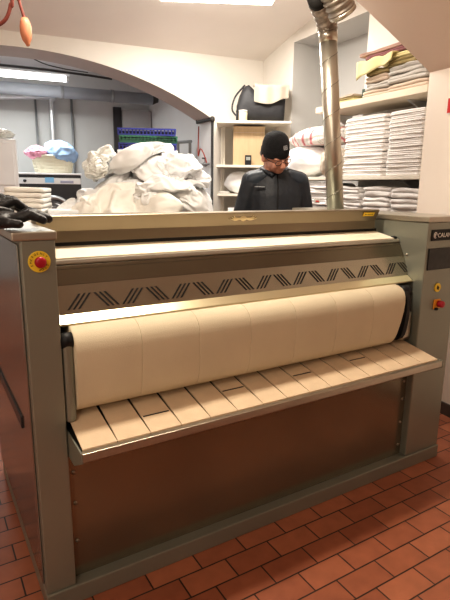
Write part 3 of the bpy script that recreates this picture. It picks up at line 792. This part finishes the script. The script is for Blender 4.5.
# pile on the upper shelf
zt = 1.956
def cl(a, w_, z, h, m, label, seed, b_=.16, d_=.29, tilt=0, wav=.008, layers=2):
    return folded('folded_cloth', w_, d_, h, seed, m, label, 'cloth', sw(a, b_, z), SR, 'cloths on the upper shelf', layers, wav, tilt)
cl(.19, .33, zt, .050, M['clothbeige'], 'pinkish beige folded cloth at the bottom of the right-hand pile on the upper shelf', 1)
cl(.19, .32, zt+.052, .052, M['clothgrey'], 'grey folded cloth second in the right-hand pile on the upper shelf', 2)
cl(.18, .34, zt+.106, .050, M['clothgrey'], 'pale grey folded cloth third in the right-hand pile under the olive one', 3, wav=.012)
cl(.19, .35, zt+.158, .045, M['clotholive'], 'olive folded cloth in the right-hand pile on the upper shelf', 4)
cl(.18, .36, zt+.205, .030, M['towelyellow'], 'thin pale yellow cloth in the right-hand pile above the olive one', 5)
cl(.47, .24, zt, .040, M['clothbeige'], 'ribbed beige folded cloth at the bottom of the left-hand pile on the upper shelf', 6)
cl(.46, .22, zt+.042, .045, M['clothgrey'], 'crumpled grey folded cloth on the beige one in the left-hand pile', 7, wav=.014)
cl(.47, .20, zt+.089, .045, M['clothbeige'], 'beige folded cloth third in the left-hand pile on the upper shelf', 8, wav=.012)
cl(.46, .20, zt+.136, .040, M['clotholive'], 'dark olive folded cloth near the top of the left-hand pile', 9, wav=.012)
cl(.30, .56, zt+.240, .030, M['clothwine'], 'wine red folded cloth near the top of the upper shelf pile', 10)
cl(.34, .62, zt+.272, .022, M['clothpink'], 'dusty pink folded cloth on the very top of the upper shelf pile', 11)
# pale yellow cloth hanging over the front
bm = bmesh.new(); n1, n2 = 16, 12; g = []
for i in range(n1+1):
    row = []
    for j in range(n2+1):
        x = -.17+.34*i/n1; t = j/n2
        y = -.10+.26*min(t/.55, 1); drop = max(0, t-.55)/.45
        z = .0 - drop*(.115*(.45+.55*i/n1)) + .006*math.sin(x*40+t*3)
        row.append(bm.verts.new((x, y+.012*drop*math.sin(x*30)+.006*drop, z)))
    g.append(row)
for i in range(n1):
    for j in range(n2): bm.faces.new((g[i][j], g[i+1][j], g[i+1][j+1], g[i][j+1]))
yc = finish('draped_cloth', bm, M['towelyellow'], smooth=True, loc=sw(.46, .14, zt+.237), rotz=SR); yc.modifiers.new('s', 'SOLIDIFY').thickness = .006
tag(yc, 'pale yellow cloth draped over the front of the upper shelf pile', 'cloth', 'cloths on the upper shelf')
bxo('green_box', (-.035, -.06, 0), (.035, .06, .075), M['greenbox'], None, .003, loc=sw(.625, .13, zt), rotz=SR)
tag(bpy.data.objects['green_box'], 'small dark green carton beside the pile on the upper shelf', 'box')
cl(.80, .26, zt, .016, M['towelyellow'], 'flat yellow folded cloth at the bottom by the duct on the upper shelf', 12)
cl(.79, .24, zt+.017, .016, M['clotholive'], 'flat olive folded cloth on the yellow one by the duct', 13)
cl(.80, .22, zt+.034, .014, M['clothbeige'], 'flat beige folded cloth topmost of the low pile by the duct', 14)

# ================================================================== CORNER SHELF UNIT
YS = 4.94
cu = thing('corner_shelf_unit', 'white corner shelf unit with open boards beside the arch', 'shelf unit', (.2, 5.3, 0))
def cpoly(x0, x1, inset=.012):
    def wallY(x): return K.y+(x-K.x)*UW.y/UW.x - inset
    pts = [(x0, YS), (x1, YS)]
    if x1 > K.x: pts += [(x1, YS+.09), (K.x-.004, wallY(K.x)-.012)]
    else: pts += [(x1, wallY(x1))]
    pts += [(x0, wallY(x0))]
    return [(x-.2, y-5.3) for x, y in pts]
for z, x0, x1 in ((1.926, -.10, .60), (1.525, -.10, .60), (1.255, -.085, .50), (1.03, -.085, .50)):
    bm = bmesh.new(); prism_z(bm, cpoly(x0, x1), z, z+.022); finish('shelf_board', bm, M['shelf'], cu, bevel=.002)
bxo('side_upright', (-.235, -.06, .0), (-.220, .02, 1.926), M['shelf'], cu, .002)
for x in (-.05, .5): bxo('post', (x-.2-.01, -.02, 0), (x-.2+.01, 0, 1.926), M['shelf'], cu, .002)
# things on it
zb = 1.949
bag = thing('black_bag', 'black soft bag on top of the corner shelf unit', 'bag', (at(261, 119, 5.06).x, 5.075, zb))
bm = bmesh.new(); rings = []
for t in range(17):
    x = -.235+.45*t/16
    hgt = .29 if x > -.06 else .26+.08*max(0, 1-abs(x+.13)/.09)
    if x < -.19: hgt *= max(.35, 1-((-.19-x)/.055)*.55)
    if x > .19: hgt *= .95
    dp_ = .10*(1-.25*(abs(x)/.24)**4)
    rings.append([Vector((x+.010*noise.noise(Vector((t, i*.7, 2))), math.cos(2*math.pi*i/20)*dp_*(1 if math.sin(2*math.pi*i/20) < 0 else .85), hgt/2+math.copysign(abs(math.sin(2*math.pi*i/20))**.6, math.sin(2*math.pi*i/20))*hgt/2)) for i in range(20)])
ring_loft(bm, rings); finish('bag_body', bm, M['bagblack'], bag, True)
bm = bmesh.new(); tube(bm, smoothpath([(-.20, -.07, .02), (-.275, -.05, .10), (-.25, -.03, .22), (-.16, 0, .33)], 8), .009, 8); finish('strap', bm, M['bagblack'], bag, True)
bm = bmesh.new(); g = []
for i in range(17):
    row = []
    for j in range(13):
        x = -.08+.32*i/16; t = j/12
        if t < .45: y = .10-.205*(t/.45); z = .30
        else: y = -.115-.01*math.sin(x*50)-.006*(t-.45); z = .30-(t-.45)/.55*(.185-.05*(i/16)+.014*math.sin(x*23))
        row.append(bm.verts.new((x+.1*(t-.5)*0, y, z+.02+.2*max(0, -.02-x))))
    g.append(row)
for i in range(16):
    for j in range(12): bm.faces.new((g[i][j], g[i+1][j], g[i+1][j+1], g[i][j+1]))
bc = finish('draped_cloth', bm, M['beigecloth'], smooth=True, loc=bag.location+Vector((.005, 0, .004))); bc.modifiers.new('s', 'SOLIDIFY').thickness = .006
bc.modifiers.new('b', 'SUBSURF').levels = 1
tag(bc, 'beige pleated cloth draped over the black bag', 'cloth')
p = at(243, 119, 4.985)
jar = thing('cream_jar', 'small cream jar standing in front of the black bag', 'jar', (p.x, 4.99, zb))
bm = bmesh.new(); tube(bm, [(0, 0, 0), (0, 0, .004), (0, 0, .075), (0, 0, .08)], [.036, .040, .040, .036], 20); finish('pot', bm, M['cream'], jar, True)
bm = bmesh.new(); tube(bm, [(0, 0, .08), (0, 0, .094)], .041, 20); finish('lid', bm, M['sheetcream'], jar, True)
z2 = 1.548
bxb = thing('cardboard_box', 'tall brown cardboard box on the second board of the corner unit', 'box', (at(248, 165, 5.14).x, 5.15, z2))
bxo('carton', (-.15, -.11, 0), (.15, .11, .36), M['cardboard'], bxb, .004)
bxo('flap', (-.15, -.112, .355), (.15, .0, .360), M['cardboard'], bxb, .001); bxo('carton_crease', (-.15, -.1112, .30), (.15, -.1095, .303), M['blanket'], bxb, 0)
ck = thing('small_clock', 'small black device with pale screen standing in front of the cardboard box', 'clock', (at(248, 165, 4.99).x, 4.995, z2))
bxo('case', (-.030, -.015, 0), (.030, .015, .092), M['blackplastic'], ck, .004); bxo('screen', (-.020, -.0165, .045), (.020, -.0145, .075), mat('pale_screen', (.30, .32, .30), .3), ck, .001)
pw = heap('white_pillow', (at(239, 188, 5.1).x+.03, 5.11, 1.277+.105), (.17, .10, .105), 201, M['sheet'], 'white pillow on the third board of the corner unit', 'pillow', amp=.03, freq=1.2, sub=4, flat=-.10)
folded('folded_sheet', .26, .2, .045, 202, M['sheetcream'], 'white folded sheet on the lowest visible board of the corner unit', 'sheet', (at(238, 205, 5.08).x+.02, 5.09, 1.053), 0)
folded('folded_sheet', .24, .2, .045, 203, M['sheet'], 'cream folded sheet resting on the one below in the corner unit', 'sheet', (at(238, 205, 5.08).x+.02, 5.09, 1.099), 0)
folded('grey_rag', .10, .12, .022, 204, M['clothgrey'], 'small grey folded rag in front of the white pillow', 'cloth', (-.02, 5.01, 1.278), 0)

# red sign at the right edge of the pier
p = onplane(456, 105, E1, -SA)
rs = thing('red_sign', 'small red sign on the pier wall at the right edge', 'sign', p, SR)
bxo('plate', (-.055, -.002, -.042), (.055, .004, .042), M['redsign'], rs, .002)
bxo('sign_border', (-.055, .004, -.042), (.055, .0045, -.038), M['white'], rs, 0)

# ================================================================== LINEN PILE ON THE SORTING TABLE
ZT = 1.04
tb = thing('sorting_table', 'white sorting table under the heap of sheets behind the machine', 'table', (-.78, 3.66, 0), R(23))
bxo('table_top', (-.86, -.50, ZT-.04), (.80, .52, ZT), M['enamel'], tb, .004)
for x in (-.80, .74):
    for y in (-.44, .46): bxo('leg', (x-.02, y-.02, 0), (x+.02, y+.02, ZT-.04), M['pipe'], tb, .003)
zt_ = ZT
TCOL = [o_ for o_ in tb.children if o_.name.startswith('table_top')]
SH = [  # px, depth, z, radii, pressure, grow, material, label
 (106, 3.70, 1.20, (.20, .25, .13), 5, -.36, 'sheet', 'large white sheet at the lower left of the linen pile'),
 (146, 3.74, 1.24, (.26, .29, .18), 6, -.36, 'sheet', 'broad white sheet in the middle of the base of the linen pile'),
 (181, 3.68, 1.20, (.15, .22, .14), 5, -.40, 'sheet', 'white sheet at the lower right end of the linen pile'),
 (124, 3.72, 1.50, (.21, .20, .13), 4, -.40, 'sheet', 'smooth white sheet sloping down the upper left of the pile'),
 (163, 3.70, 1.53, (.19, .20, .13), 4, -.45, 'sheet', 'deeply folded white sheet right of the summit of the linen pile'),
 (177, 3.60, 1.45, (.12, .15, .12), 4, -.45, 'sheet', 'white sheet with tight gathers on the right slope of the pile'),
 (144, 3.72, 1.76, (.18, .18, .12), 5, -.45, 'sheet', 'crumpled white sheet on the summit of the linen pile'),
 (92, 3.50, 1.18, (.17, .16, .09), 2, -.45, 'sheet', 'white sheet trailing at the left foot of the linen pile'),
 (132, 3.38, 1.30, (.28, .11, .14), 2, -.45, 'sheetcream', 'cream white sheet slumped along the front of the linen pile'),
 (172, 3.38, 1.30, (.20, .11, .12), 2, -.45, 'sheet', 'low white sheet at the front right of the linen pile'),
 (108, 3.64, 1.74, (.11, .10, .10), 8, -.30, 'plasticbag', 'round pale plastic bag standing high at the left of the pile'),
 (96, 3.56, 1.50, (.10, .09, .08), 6, -.30, 'plasticbag', 'pale plastic bag sticking out at the left of the pile'),
]
COLL = list(TCOL)
for i_, (px, Y, z, r, pres, gr, mk, lb) in enumerate(SH):
    a = at(px, 200, Y); bm = bmesh.new(); bmesh.ops.create_icosphere(bm, subdivisions=5, radius=1)
    off = Vector((i_*13.1, 5, 7))
    for v in bm.verts:
        n = v.co.normalized(); q = 1+.25*noise.noise(n*1.5+off)+.08*noise.noise(n*5+off)
        v.co = Vector((n.x*r[0]*q, n.y*r[1]*q, n.z*r[2]*q))
    o = finish('plastic_bag' if mk == 'plasticbag' else 'crumpled_sheet', bm, M[mk], smooth=True, loc=(a.x, Y, z))
    tag(o, lb, 'bag' if mk == 'plasticbag' else 'sheet', 'plastic bags on the linen pile' if mk == 'plasticbag' else 'sheets in the linen pile')
    simulate(o, 26, COLL, gr, pres); COLL.append(o)
for o in COLL[1:]:
    md = o.modifiers.new('sub', 'SUBSURF'); md.levels = 1; md.render_levels = 1
for k_, (px, py, n, w_, Y) in enumerate(((24, 212, 9, .225, 3.18), (-7, 212, 7, .17, 3.22))):
    p = at(px, py, Y); nm = 'the wide folded stack behind the gloves' if k_ == 0 else 'the folded stack at the left edge'
    hh = .032 if k_ == 0 else .029
    for i in range(n):
        folded('folded_sheet', w_, .30, hh, 500+k_*20+i, M['sheetcream'], '%s white folded sheet of %s' % (ordn(i, n), nm), 'sheet', (p.x+random.uniform(-.006, .006), Y+.1, zt_+hh*i), R(8)+math.pi+random.uniform(-.03, .03), 'sheets in '+nm, 1, .005)
gb = at(70, 205, 3.3)
bxo('plastic_tray', (-.14, -.09, 0), (.14, .09, .15), M['enamel'], None, .01, loc=(gb.x, gb.y+.02, zt_), rotz=R(15)); tag(bpy.data.objects['plastic_tray'], 'shallow whitish plastic tray left of the linen pile', 'tray')

# crates on a rack behind the pile
p = at(148, 151, 4.55)
rk = thing('linen_rack', 'white wire rack under the stacked crates behind the linen pile', 'rack', (p.x, 4.55, 0), R(8))
bxo('rack_shelf', (-.25, -.19, p.z-.03), (.25, .19, p.z-.005), M['enamel'], rk, .003)
for x in (-.24, .24):
    for y in (-.18, .18): bxo('leg', (x-.01, y-.01, 0), (x+.01, y+.01, p.z-.03), M['enamel'], rk, .002)
def crate(z, m, rot, label):
    t = thing('plastic_crate', label, 'crate', (p.x, 4.55, z), rot, 'crates stacked behind the linen pile')
    a, b, h = .235, .16, .058
    bm = bmesh.new(); box(bm, (-a+.01, -b+.01, 0), (a-.01, b-.01, .006)); finish('base', bm, m, t)
    for s in (-1, 1):
        bm = bmesh.new()
        box(bm, (-a, s*b-.004, 0), (a, s*b+.004, .012)); box(bm, (-a-.004, s*b-.008, h-.014), (a+.004, s*b+.008, h))
        for i in range(17): x = -a+2*a*i/16; box(bm, (x-.0055, s*b-.004, .01), (x+.0055, s*b+.004, h-.01))
        box(bm, (-a, s*b-.003, .030), (a, s*b+.003, .036)); finish('long_side', bm, m, t)
        bm = bmesh.new()
        box(bm, (s*a-.004, -b, 0), (s*a+.004, b, .012)); box(bm, (s*a-.008, -b, h-.014), (s*a+.008, b, h))
        for i in range(11): y = -b+2*b*i/10; box(bm, (s*a-.004, y-.0055, .01), (s*a+.004, y+.0055, h-.01))
        finish('short_side', bm, m, t)
    bm = bmesh.new()
    for i in range(1): box(bm, (-a+.012, -b+.012, .006), (a-.012, b-.012, h-.02))
    finish('contents', bm, M['black'] if m is M['crateblue'] else m, t)
crate(p.z-.004, M['crateblue'], R(8), 'blue plastic crate at the bottom of the crate stack')
crate(p.z+.055, M['crategreen'], R(11), 'green plastic crate between the two blue ones')
crate(p.z+.114, M['crateblue'], R(6), 'blue plastic crate topmost of the crate stack')

# ================================================================== BACK ROOM THINGS
RA = R(23)
c_ = at(49, 173, 6.05)
wm = thing('washing_machine', 'dark front loading washer with white top under the laundry basket', 'washing machine', (c_.x, 6.05, 0), RA)
hw = .36; zt2 = c_.z
bxo('body', (-hw, 0, 0), (hw, .6, zt2-.02), M['machineblack'], wm, .006)
bxo('worktop', (-hw-.01, -.012, zt2-.02), (hw+.01, .61, zt2), M['enamel'], wm, .004)
cpn = bxo('control_panel', (-hw+.005, -.010, zt2-.125), (hw-.005, 0, zt2-.055), M['enamel'], wm, .003)
bxo('blue_label', (-.05, -.013, zt2-.11), (.05, -.010, zt2-.05), mat('light_blue_label', (.25, .55, .85), .5), cpn, .001)
bxo('grey_label', (.12, -.013, zt2-.115), (.27, -.010, zt2-.085), mat('grey_label', (.38, .40, .52), .5), cpn, .001)
for x in (-.27,):
    bm = bmesh.new(); disc(bm, (x, -.025, zt2-.09), .018, .016, 'y', 16); finish('knob', bm, M['machineblack'], cpn, True)
bm = bmesh.new(); zc = at(50, 214, 6.0).z
pts = [Vector((.03+math.cos(2*math.pi*i/40)*.19, -.015, zc+math.sin(2*math.pi*i/40)*.19)) for i in range(41)]
tube(bm, pts, .026, 12, cap=False); finish('door_ring', bm, M['ringgrey'], wm, True)
bm = bmesh.new(); ellip(bm, (.03, 0, zc), (.17, .05, .17)); finish('door_glass', bm, mat('door_glass', (.10, .10, .11), .15), wm, True)
# basket
bk = thing('laundry_basket', 'cream plastic laundry basket of clothes on the washing machine', 'basket', (at(53, 172, 6.28).x, 6.30, zt2), RA)
bm = bmesh.new(); rings = []; k = 48
def rrect(w_, d_, z, n=k):
    out = []
    for i in range(n):
        a = 2*math.pi*i/n; c, s = math.cos(a), math.sin(a)
        e = .45; out.append(Vector((math.copysign(abs(c)**e, c)*w_, math.copysign(abs(s)**e, s)*d_, z)))
    return out
ring_loft(bm, [rrect(.20, .14, 0), rrect(.205, .145, .02), rrect(.235, .165, .19), rrect(.24, .17, .20)], cap=False)
bm.faces.new([bm.verts.new(v) for v in rrect(.20, .14, .002)])
o = finish('tub', bm, M['basket'], bk); o.modifiers.new('s', 'SOLIDIFY').thickness = .006
bm = bmesh.new()
for z in (.05, .085, .12, .155):
    f = .20+.035*z/.19
    pts = rrect(f+.004, f-.058, z); tube(bm, pts+[pts[0]], .006, 6, cap=False)
for i in range(0, k, 2):
    tube(bm, [rrect(.207, .147, .015)[i], rrect(.241, .171, .19)[i]], .005, 6)
finish('lattice', bm, M['basket'], bk)
bm = bmesh.new(); pts = rrect(.245, .175, .20); tube(bm, pts+[pts[0]], .011, 8, cap=False); finish('rim', bm, M['basket'], bk, True)
bb = Vector(bk.location)
rz = Matrix.Rotation(RA, 3, 'Z')
h1 = heap('blue_garment', bb+rz @ Vector((.10, -.05, .245)), (.185, .17, .12), 601, M['bluecloth'], 'light blue garment hanging out of the laundry basket', 'garment', amp=.09, freq=1.8, sub=5)
h1.rotation_euler = (0, R(22), RA)
h2 = heap('pink_garment', bb+rz @ Vector((-.18, -.07, .235)), (.115, .12, .075), 602, M['pinkcloth'], 'pink and white garment at the left side of the basket', 'garment', amp=.12, freq=2.4, sub=5)
# white cabinet at the left edge with crumpled cover
c_ = at(17, 139, 5.2); c_ = c_-UW*.39
wc = thing('white_dryer', 'white upright cabinet machine at the left edge of the photo', 'appliance', (c_.x, c_.y, 0), RA)
bxo('cabinet', (-.38, 0, 0), (.38, .45, c_.z), M['enamel'], wc, .01)
bxo('door_panel', (-.33, -.012, 1.33), (.345, 0, c_.z-.04), M['enamel'], wc, .008); bxo('lower_panel', (-.33, -.010, .3), (.345, 0, 1.28), M['enamel'], wc, .008)
hc = heap('crumpled_cover', c_+UW*.11+NW*.16+Vector((0, 0, .05)), (.20, .13, .058), 603, M['plasticbag'], 'crumpled grey white cover lying on the white cabinet', 'cover', amp=.22, freq=3.4, sub=6, flat=-.045)
hc.rotation_euler = (0, 0, RA)

def pipe(name, pts, r, m, label, cat='pipe', group=None, k=12):
    bm = bmesh.new(); o0 = Vector(pts[0]); tube(bm, [Vector(p)-o0 for p in pts], r, k); o = finish(name, bm, m, smooth=True, loc=o0); return tag(o, label, cat, group)
DW = BD-.05
a0 = bp_(35, 99, DW); pipe('wall_conduit', [a0, Vector((a0.x, a0.y, .9))], .014, M['pipe'], 'thin grey vertical conduit left of the silver pipe on the back wall')
a0 = bp_(71, 96, DW); pipe('wall_conduit', [a0, Vector((a0.x, a0.y, .9))], .017, M['pipe'], 'thin grey vertical conduit right of the laundry basket on the back wall')
a0 = bp_(-25, 97, DW-.05); a1 = bp_(47, 97, DW-.05); a2 = bp_(51, 102, DW-.05)
pipe('silver_pipe', smoothpath([a0, a1, a2, Vector((a2.x, a2.y, a2.z-.2)), Vector((a2.x, a2.y, 1.0))], 6), .034, M['pipesilver'], 'silver pipe running level then down behind the laundry basket', k=16)
# air duct
DD = 1.9
a0 = bp_(-60, 85.5, DD); a1 = bp_(152, 97, DD); a2 = bp_(158, 102, DD); a1.z = a0.z = (bp_(0, 88.5, DD).z+bp_(117, 95.5, DD).z)/2; a2.z = a1.z
ad = thing('air_duct', 'grey horizontal air duct under the ceiling of the back room', 'duct', a0)
r_ = .072
bm = bmesh.new(); tube(bm, [Vector((0, 0, 0)), a1-a0], r_, 24); finish('pipe_run', bm, M['airduct'], ad, True)
bm = bmesh.new(); tube(bm, [a1-a0, a2-a0], [r_, .035], 24); finish('end_reducer', bm, M['pipedark'], ad, True)
for px in (62, 112):
    b_ = bp_(px, 92, DD); u_ = (b_-a0).dot(UW); q_ = UW*u_
    bm = bmesh.new(); tube(bm, [q_-UW*.02, q_+UW*.02], r_+.006, 24); finish('joint_band', bm, M['pipe'], ad, True)
# tube light in the back room
LD = 1.35
t0 = bp_(-70, 77, LD); t1 = bp_(67, 79.5, LD); t0.z = t1.z
tl = thing('tube_light', 'bare white fluorescent tube light under the back room ceiling', 'light', t0)
bm = bmesh.new(); tube(bm, [Vector((0, 0, 0)), t1-t0], .028, 16); finish('glowing_tube', bm, M['tube'], tl, True)
bm = bmesh.new(); n_ = (t1-t0); up_ = Vector((0, 0, .045)); tube(bm, [up_-UW*.03, up_+n_+UW*.03], .016, 8); finish('batten', bm, M['enamel'], tl)
for q_ in (Vector((0, 0, 0)), n_):
    bm = bmesh.new(); tube(bm, [q_-UW*.012, q_+UW*.012], .031, 16); finish('lampholder', bm, M['enamel'], tl, True)
# dark cables under the arch
CDp = 1.0
pipe('dark_cable', [bp_(-30, 61.5, CDp), bp_(0, 65, CDp), bp_(45, 69.5, CDp), bp_(90, 75.5, CDp), bp_(112, 79, CDp)], .012, M['pipedark'], 'thick dark cable under the ceiling just behind the arch', 'cable')
pipe('dark_cable', smoothpath([bp_(30, 57, CDp-.05), bp_(45, 64, CDp-.05), bp_(65, 69, CDp-.05), bp_(88, 72.5, CDp-.03)], 6), .005, M['pipedark'], 'thin sagging dark cable beside the thick one behind the arch', 'cable')
# clothes frame
f0 = at(178, 141, 6.35); f1 = at(190, 141, 6.2)
fr = thing('pipe_frame', 'grey square metal frame standing right of the crates', 'frame', (f0.x, 6.35, 0))
for q_, hh in ((Vector((0, 0, 0)), f0.z), (Vector((f1.x-f0.x, -.15, 0)), f0.z)):
    bm = bmesh.new(); box(bm, (q_.x-.016, q_.y-.016, 0), (q_.x+.016, q_.y+.016, hh)); finish('upright', bm, M['pipe'], fr)
bm = bmesh.new(); tube(bm, [(-.016, .01, f0.z-.016), (f1.x-f0.x+.016, -.16, f0.z-.016)], .018, 8); finish('crossbar', bm, M['pipe'], fr)
# drain pipe at the arch jamb
J = aw(AP[0][0], 0, 0); jx = -UW*.022
pt = onplane(212, 119.5, J, NW).z
pp = thing('black_pipe', 'black pipe turning down along the right jamb of the arch', 'pipe', J+jx-NW*.01)
bm = bmesh.new(); tube(bm, [Vector((0, 0, 0)), Vector((0, 0, pt-.03))], .013, 12); finish('drop', bm, M['pipedark'], pp, True)
bm = bmesh.new(); tube(bm, [Vector((0, 0, pt-.03)), Vector((0, 0, pt)), NW*.36+Vector((-.03, 0, pt)), NW*.36+Vector((-.03, 0, pt+.06))], .017, 12); finish('branch', bm, M['pipedark'], pp, True)
bm = bmesh.new(); ellip(bm, (0, 0, pt-.005), (.027, .027, .030), sub=2); finish('elbow', bm, M['pipedark'], pp, True)
vv = J-UW*.03+NW*.17; vzv = onplane(200, 165, J, NW).z
vt = thing('water_valve', 'small grey tap fitting with red cable on the arch jamb', 'valve', Vector((vv.x, vv.y, vzv)))
bm = bmesh.new(); ellip(bm, (0, 0, 0), (.028, .03, .026), sub=2); tube(bm, [-NW*.10, NW*.10], .013, 10); tube(bm, [Vector((0, 0, 0)), Vector((0, 0, .055))], .009, 10); finish('tap_body', bm, M['pipe'], vt, True)
bm = bmesh.new(); tube(bm, [Vector((-.012, 0, .055)), Vector((-.012, 0, .066))], .024, 12); finish('handwheel', bm, M['pipedark'], vt, True)
bm = bmesh.new(); tube(bm, smoothpath([Vector((0, 0, 0))-NW*.06, Vector((-.02, 0, .10))-NW*.02, Vector((-.03, 0, .16))+NW*.06, Vector((-.02, 0, .10))+NW*.16, Vector((0, 0, .40))+NW*.20], 8), .006, 8); finish('red_hose', bm, M['redcable'], vt, True)

# ================================================================== LAMPS AND PULL SWITCH
def clamp_lamp(label, c, w_, d_, rot, z):
    t = thing('ceiling_lamp', label, 'ceiling light', (c.x, c.y, z), rot)
    bxo('housing', (-w_/2, -d_/2, .0), (w_/2, d_/2, .05), M['enamel'], t, .006)
    bxo('diffuser', (-w_/2+.01, -d_/2+.01, -.025), (w_/2-.01, d_/2-.01, .002), M['diffuser'], t, .012)
    return t
lampc = (at(168, 1, 4.4)+at(268, 6, 4.4))/2
clamp_lamp('bright fluorescent ceiling lamp at the top centre of the photo', Vector((lampc.x-.0, 4.24, 0)), .90, .30, R(4), 2.775)
clamp_lamp('ceiling lamp hanging above the front of the ironing machine', mw(.75, .25), 1.2, .25, MA, 2.66)
pc = [at(40, -30, 2.0), at(34, -12, 2.0), at(20, 0, 2.0), at(21, 12, 2.0), at(25, 20, 2.0)]
pe = thing('pull_switch', 'salmon pear-shaped pull switch hanging on a reddish cord', 'switch', pc[-1])
o0 = pc[-1]
bm = bmesh.new(); path = smoothpath([Vector((at(16, -60, 2.0).x, 2.0, 2.7)), at(17, -20, 2.0), at(19, 0, 2.0), at(23, 14, 2.0), at(24.5, 20, 2.0)], 8); tube(bm, [q-o0 for q in path], .0055, 8); finish('cord', bm, M['cord'], pe, True)
bm = bmesh.new()
path = [at(24.5, 18, 2.0), at(25, 22, 2.0), at(25.6, 27, 2.0), at(26.2, 34, 2.0), at(27, 40, 2.0), at(27.6, 43.5, 2.0), at(28.2, 46, 2.0)]
tube(bm, [q-o0 for q in path], [.011, .017, .0205, .0205, .016, .009, .006], 16); finish('pear_body', bm, M['pear'], pe, True)
o1 = at(11, 0, 2.05)
bm = bmesh.new(); tube(bm, [q-o1 for q in smoothpath([Vector((at(12, -60, 2.05).x, 2.05, 2.7)), at(11.5, -15, 2.05), at(10.5, 5, 2.05), at(7, 17, 2.05), at(1, 23.5, 2.05), at(-8, 26, 2.05), at(-20, 18, 2.05), at(-24, -60, 2.05)], 8)], .007, 8)
tag(finish('hanging_cord', bm, M['cord'], smooth=True, loc=o1), 'reddish loose cord looping at the top left corner', 'cord')

# ================================================================== LIGHT
def area(name, loc, sx, sy, power, col, rot=(0, 0, 0)):
    l = bpy.data.lights.new(name, 'AREA'); l.shape = 'RECTANGLE'; l.size = sx; l.size_y = sy; l.energy = power; l.color = col
    o = bpy.data.objects.new(name, l); C.objects.link(o); o.location = loc; o.rotation_euler = rot; return o
warm = (1, .89, .74); neutral = (1, .94, .86); cool = (.97, 1, .97)
area('lamp_light_far', (lampc.x, 4.24, 2.742), .85, .26, 39, neutral, (0, 0, R(4)))
q = mw(.75, .25); area('lamp_light_near', (q.x, q.y, 2.63), 1.15, .22, 42, warm, (0, 0, MA))
area('camera_side_fill', (-.6, -.4, 2.6), 1.6, .6, 12, warm, (R(12), 0, 0))  # added fill from the camera side, no fixture belongs to it
tc_ = (t0+t1)/2
area('tube_light_glow', (tc_.x, tc_.y, tc_.z-.05), 1.5, .1, 36, cool, (0, 0, RA))
def point_fill(name, loc, power, col, rad=.18):
    l = bpy.data.lights.new(name, 'POINT'); l.energy = power; l.color = col; l.shadow_soft_size = rad
    o = bpy.data.objects.new(name, l); C.objects.link(o); o.location = loc
point_fill('room_fill', (-.6, -1.3, 1.95), 30, warm); point_fill('shelf_fill', (.55, 3.1, 2.35), 8, neutral)  # both added as unseen fill: front of the room, right-hand shelves
wd = bpy.data.worlds.new('world'); sc.world = wd; wd.use_nodes = True
wd.node_tree.nodes['Background'].inputs['Color'].default_value = (1, .93, .85, 1); wd.node_tree.nodes['Background'].inputs['Strength'].default_value = .25
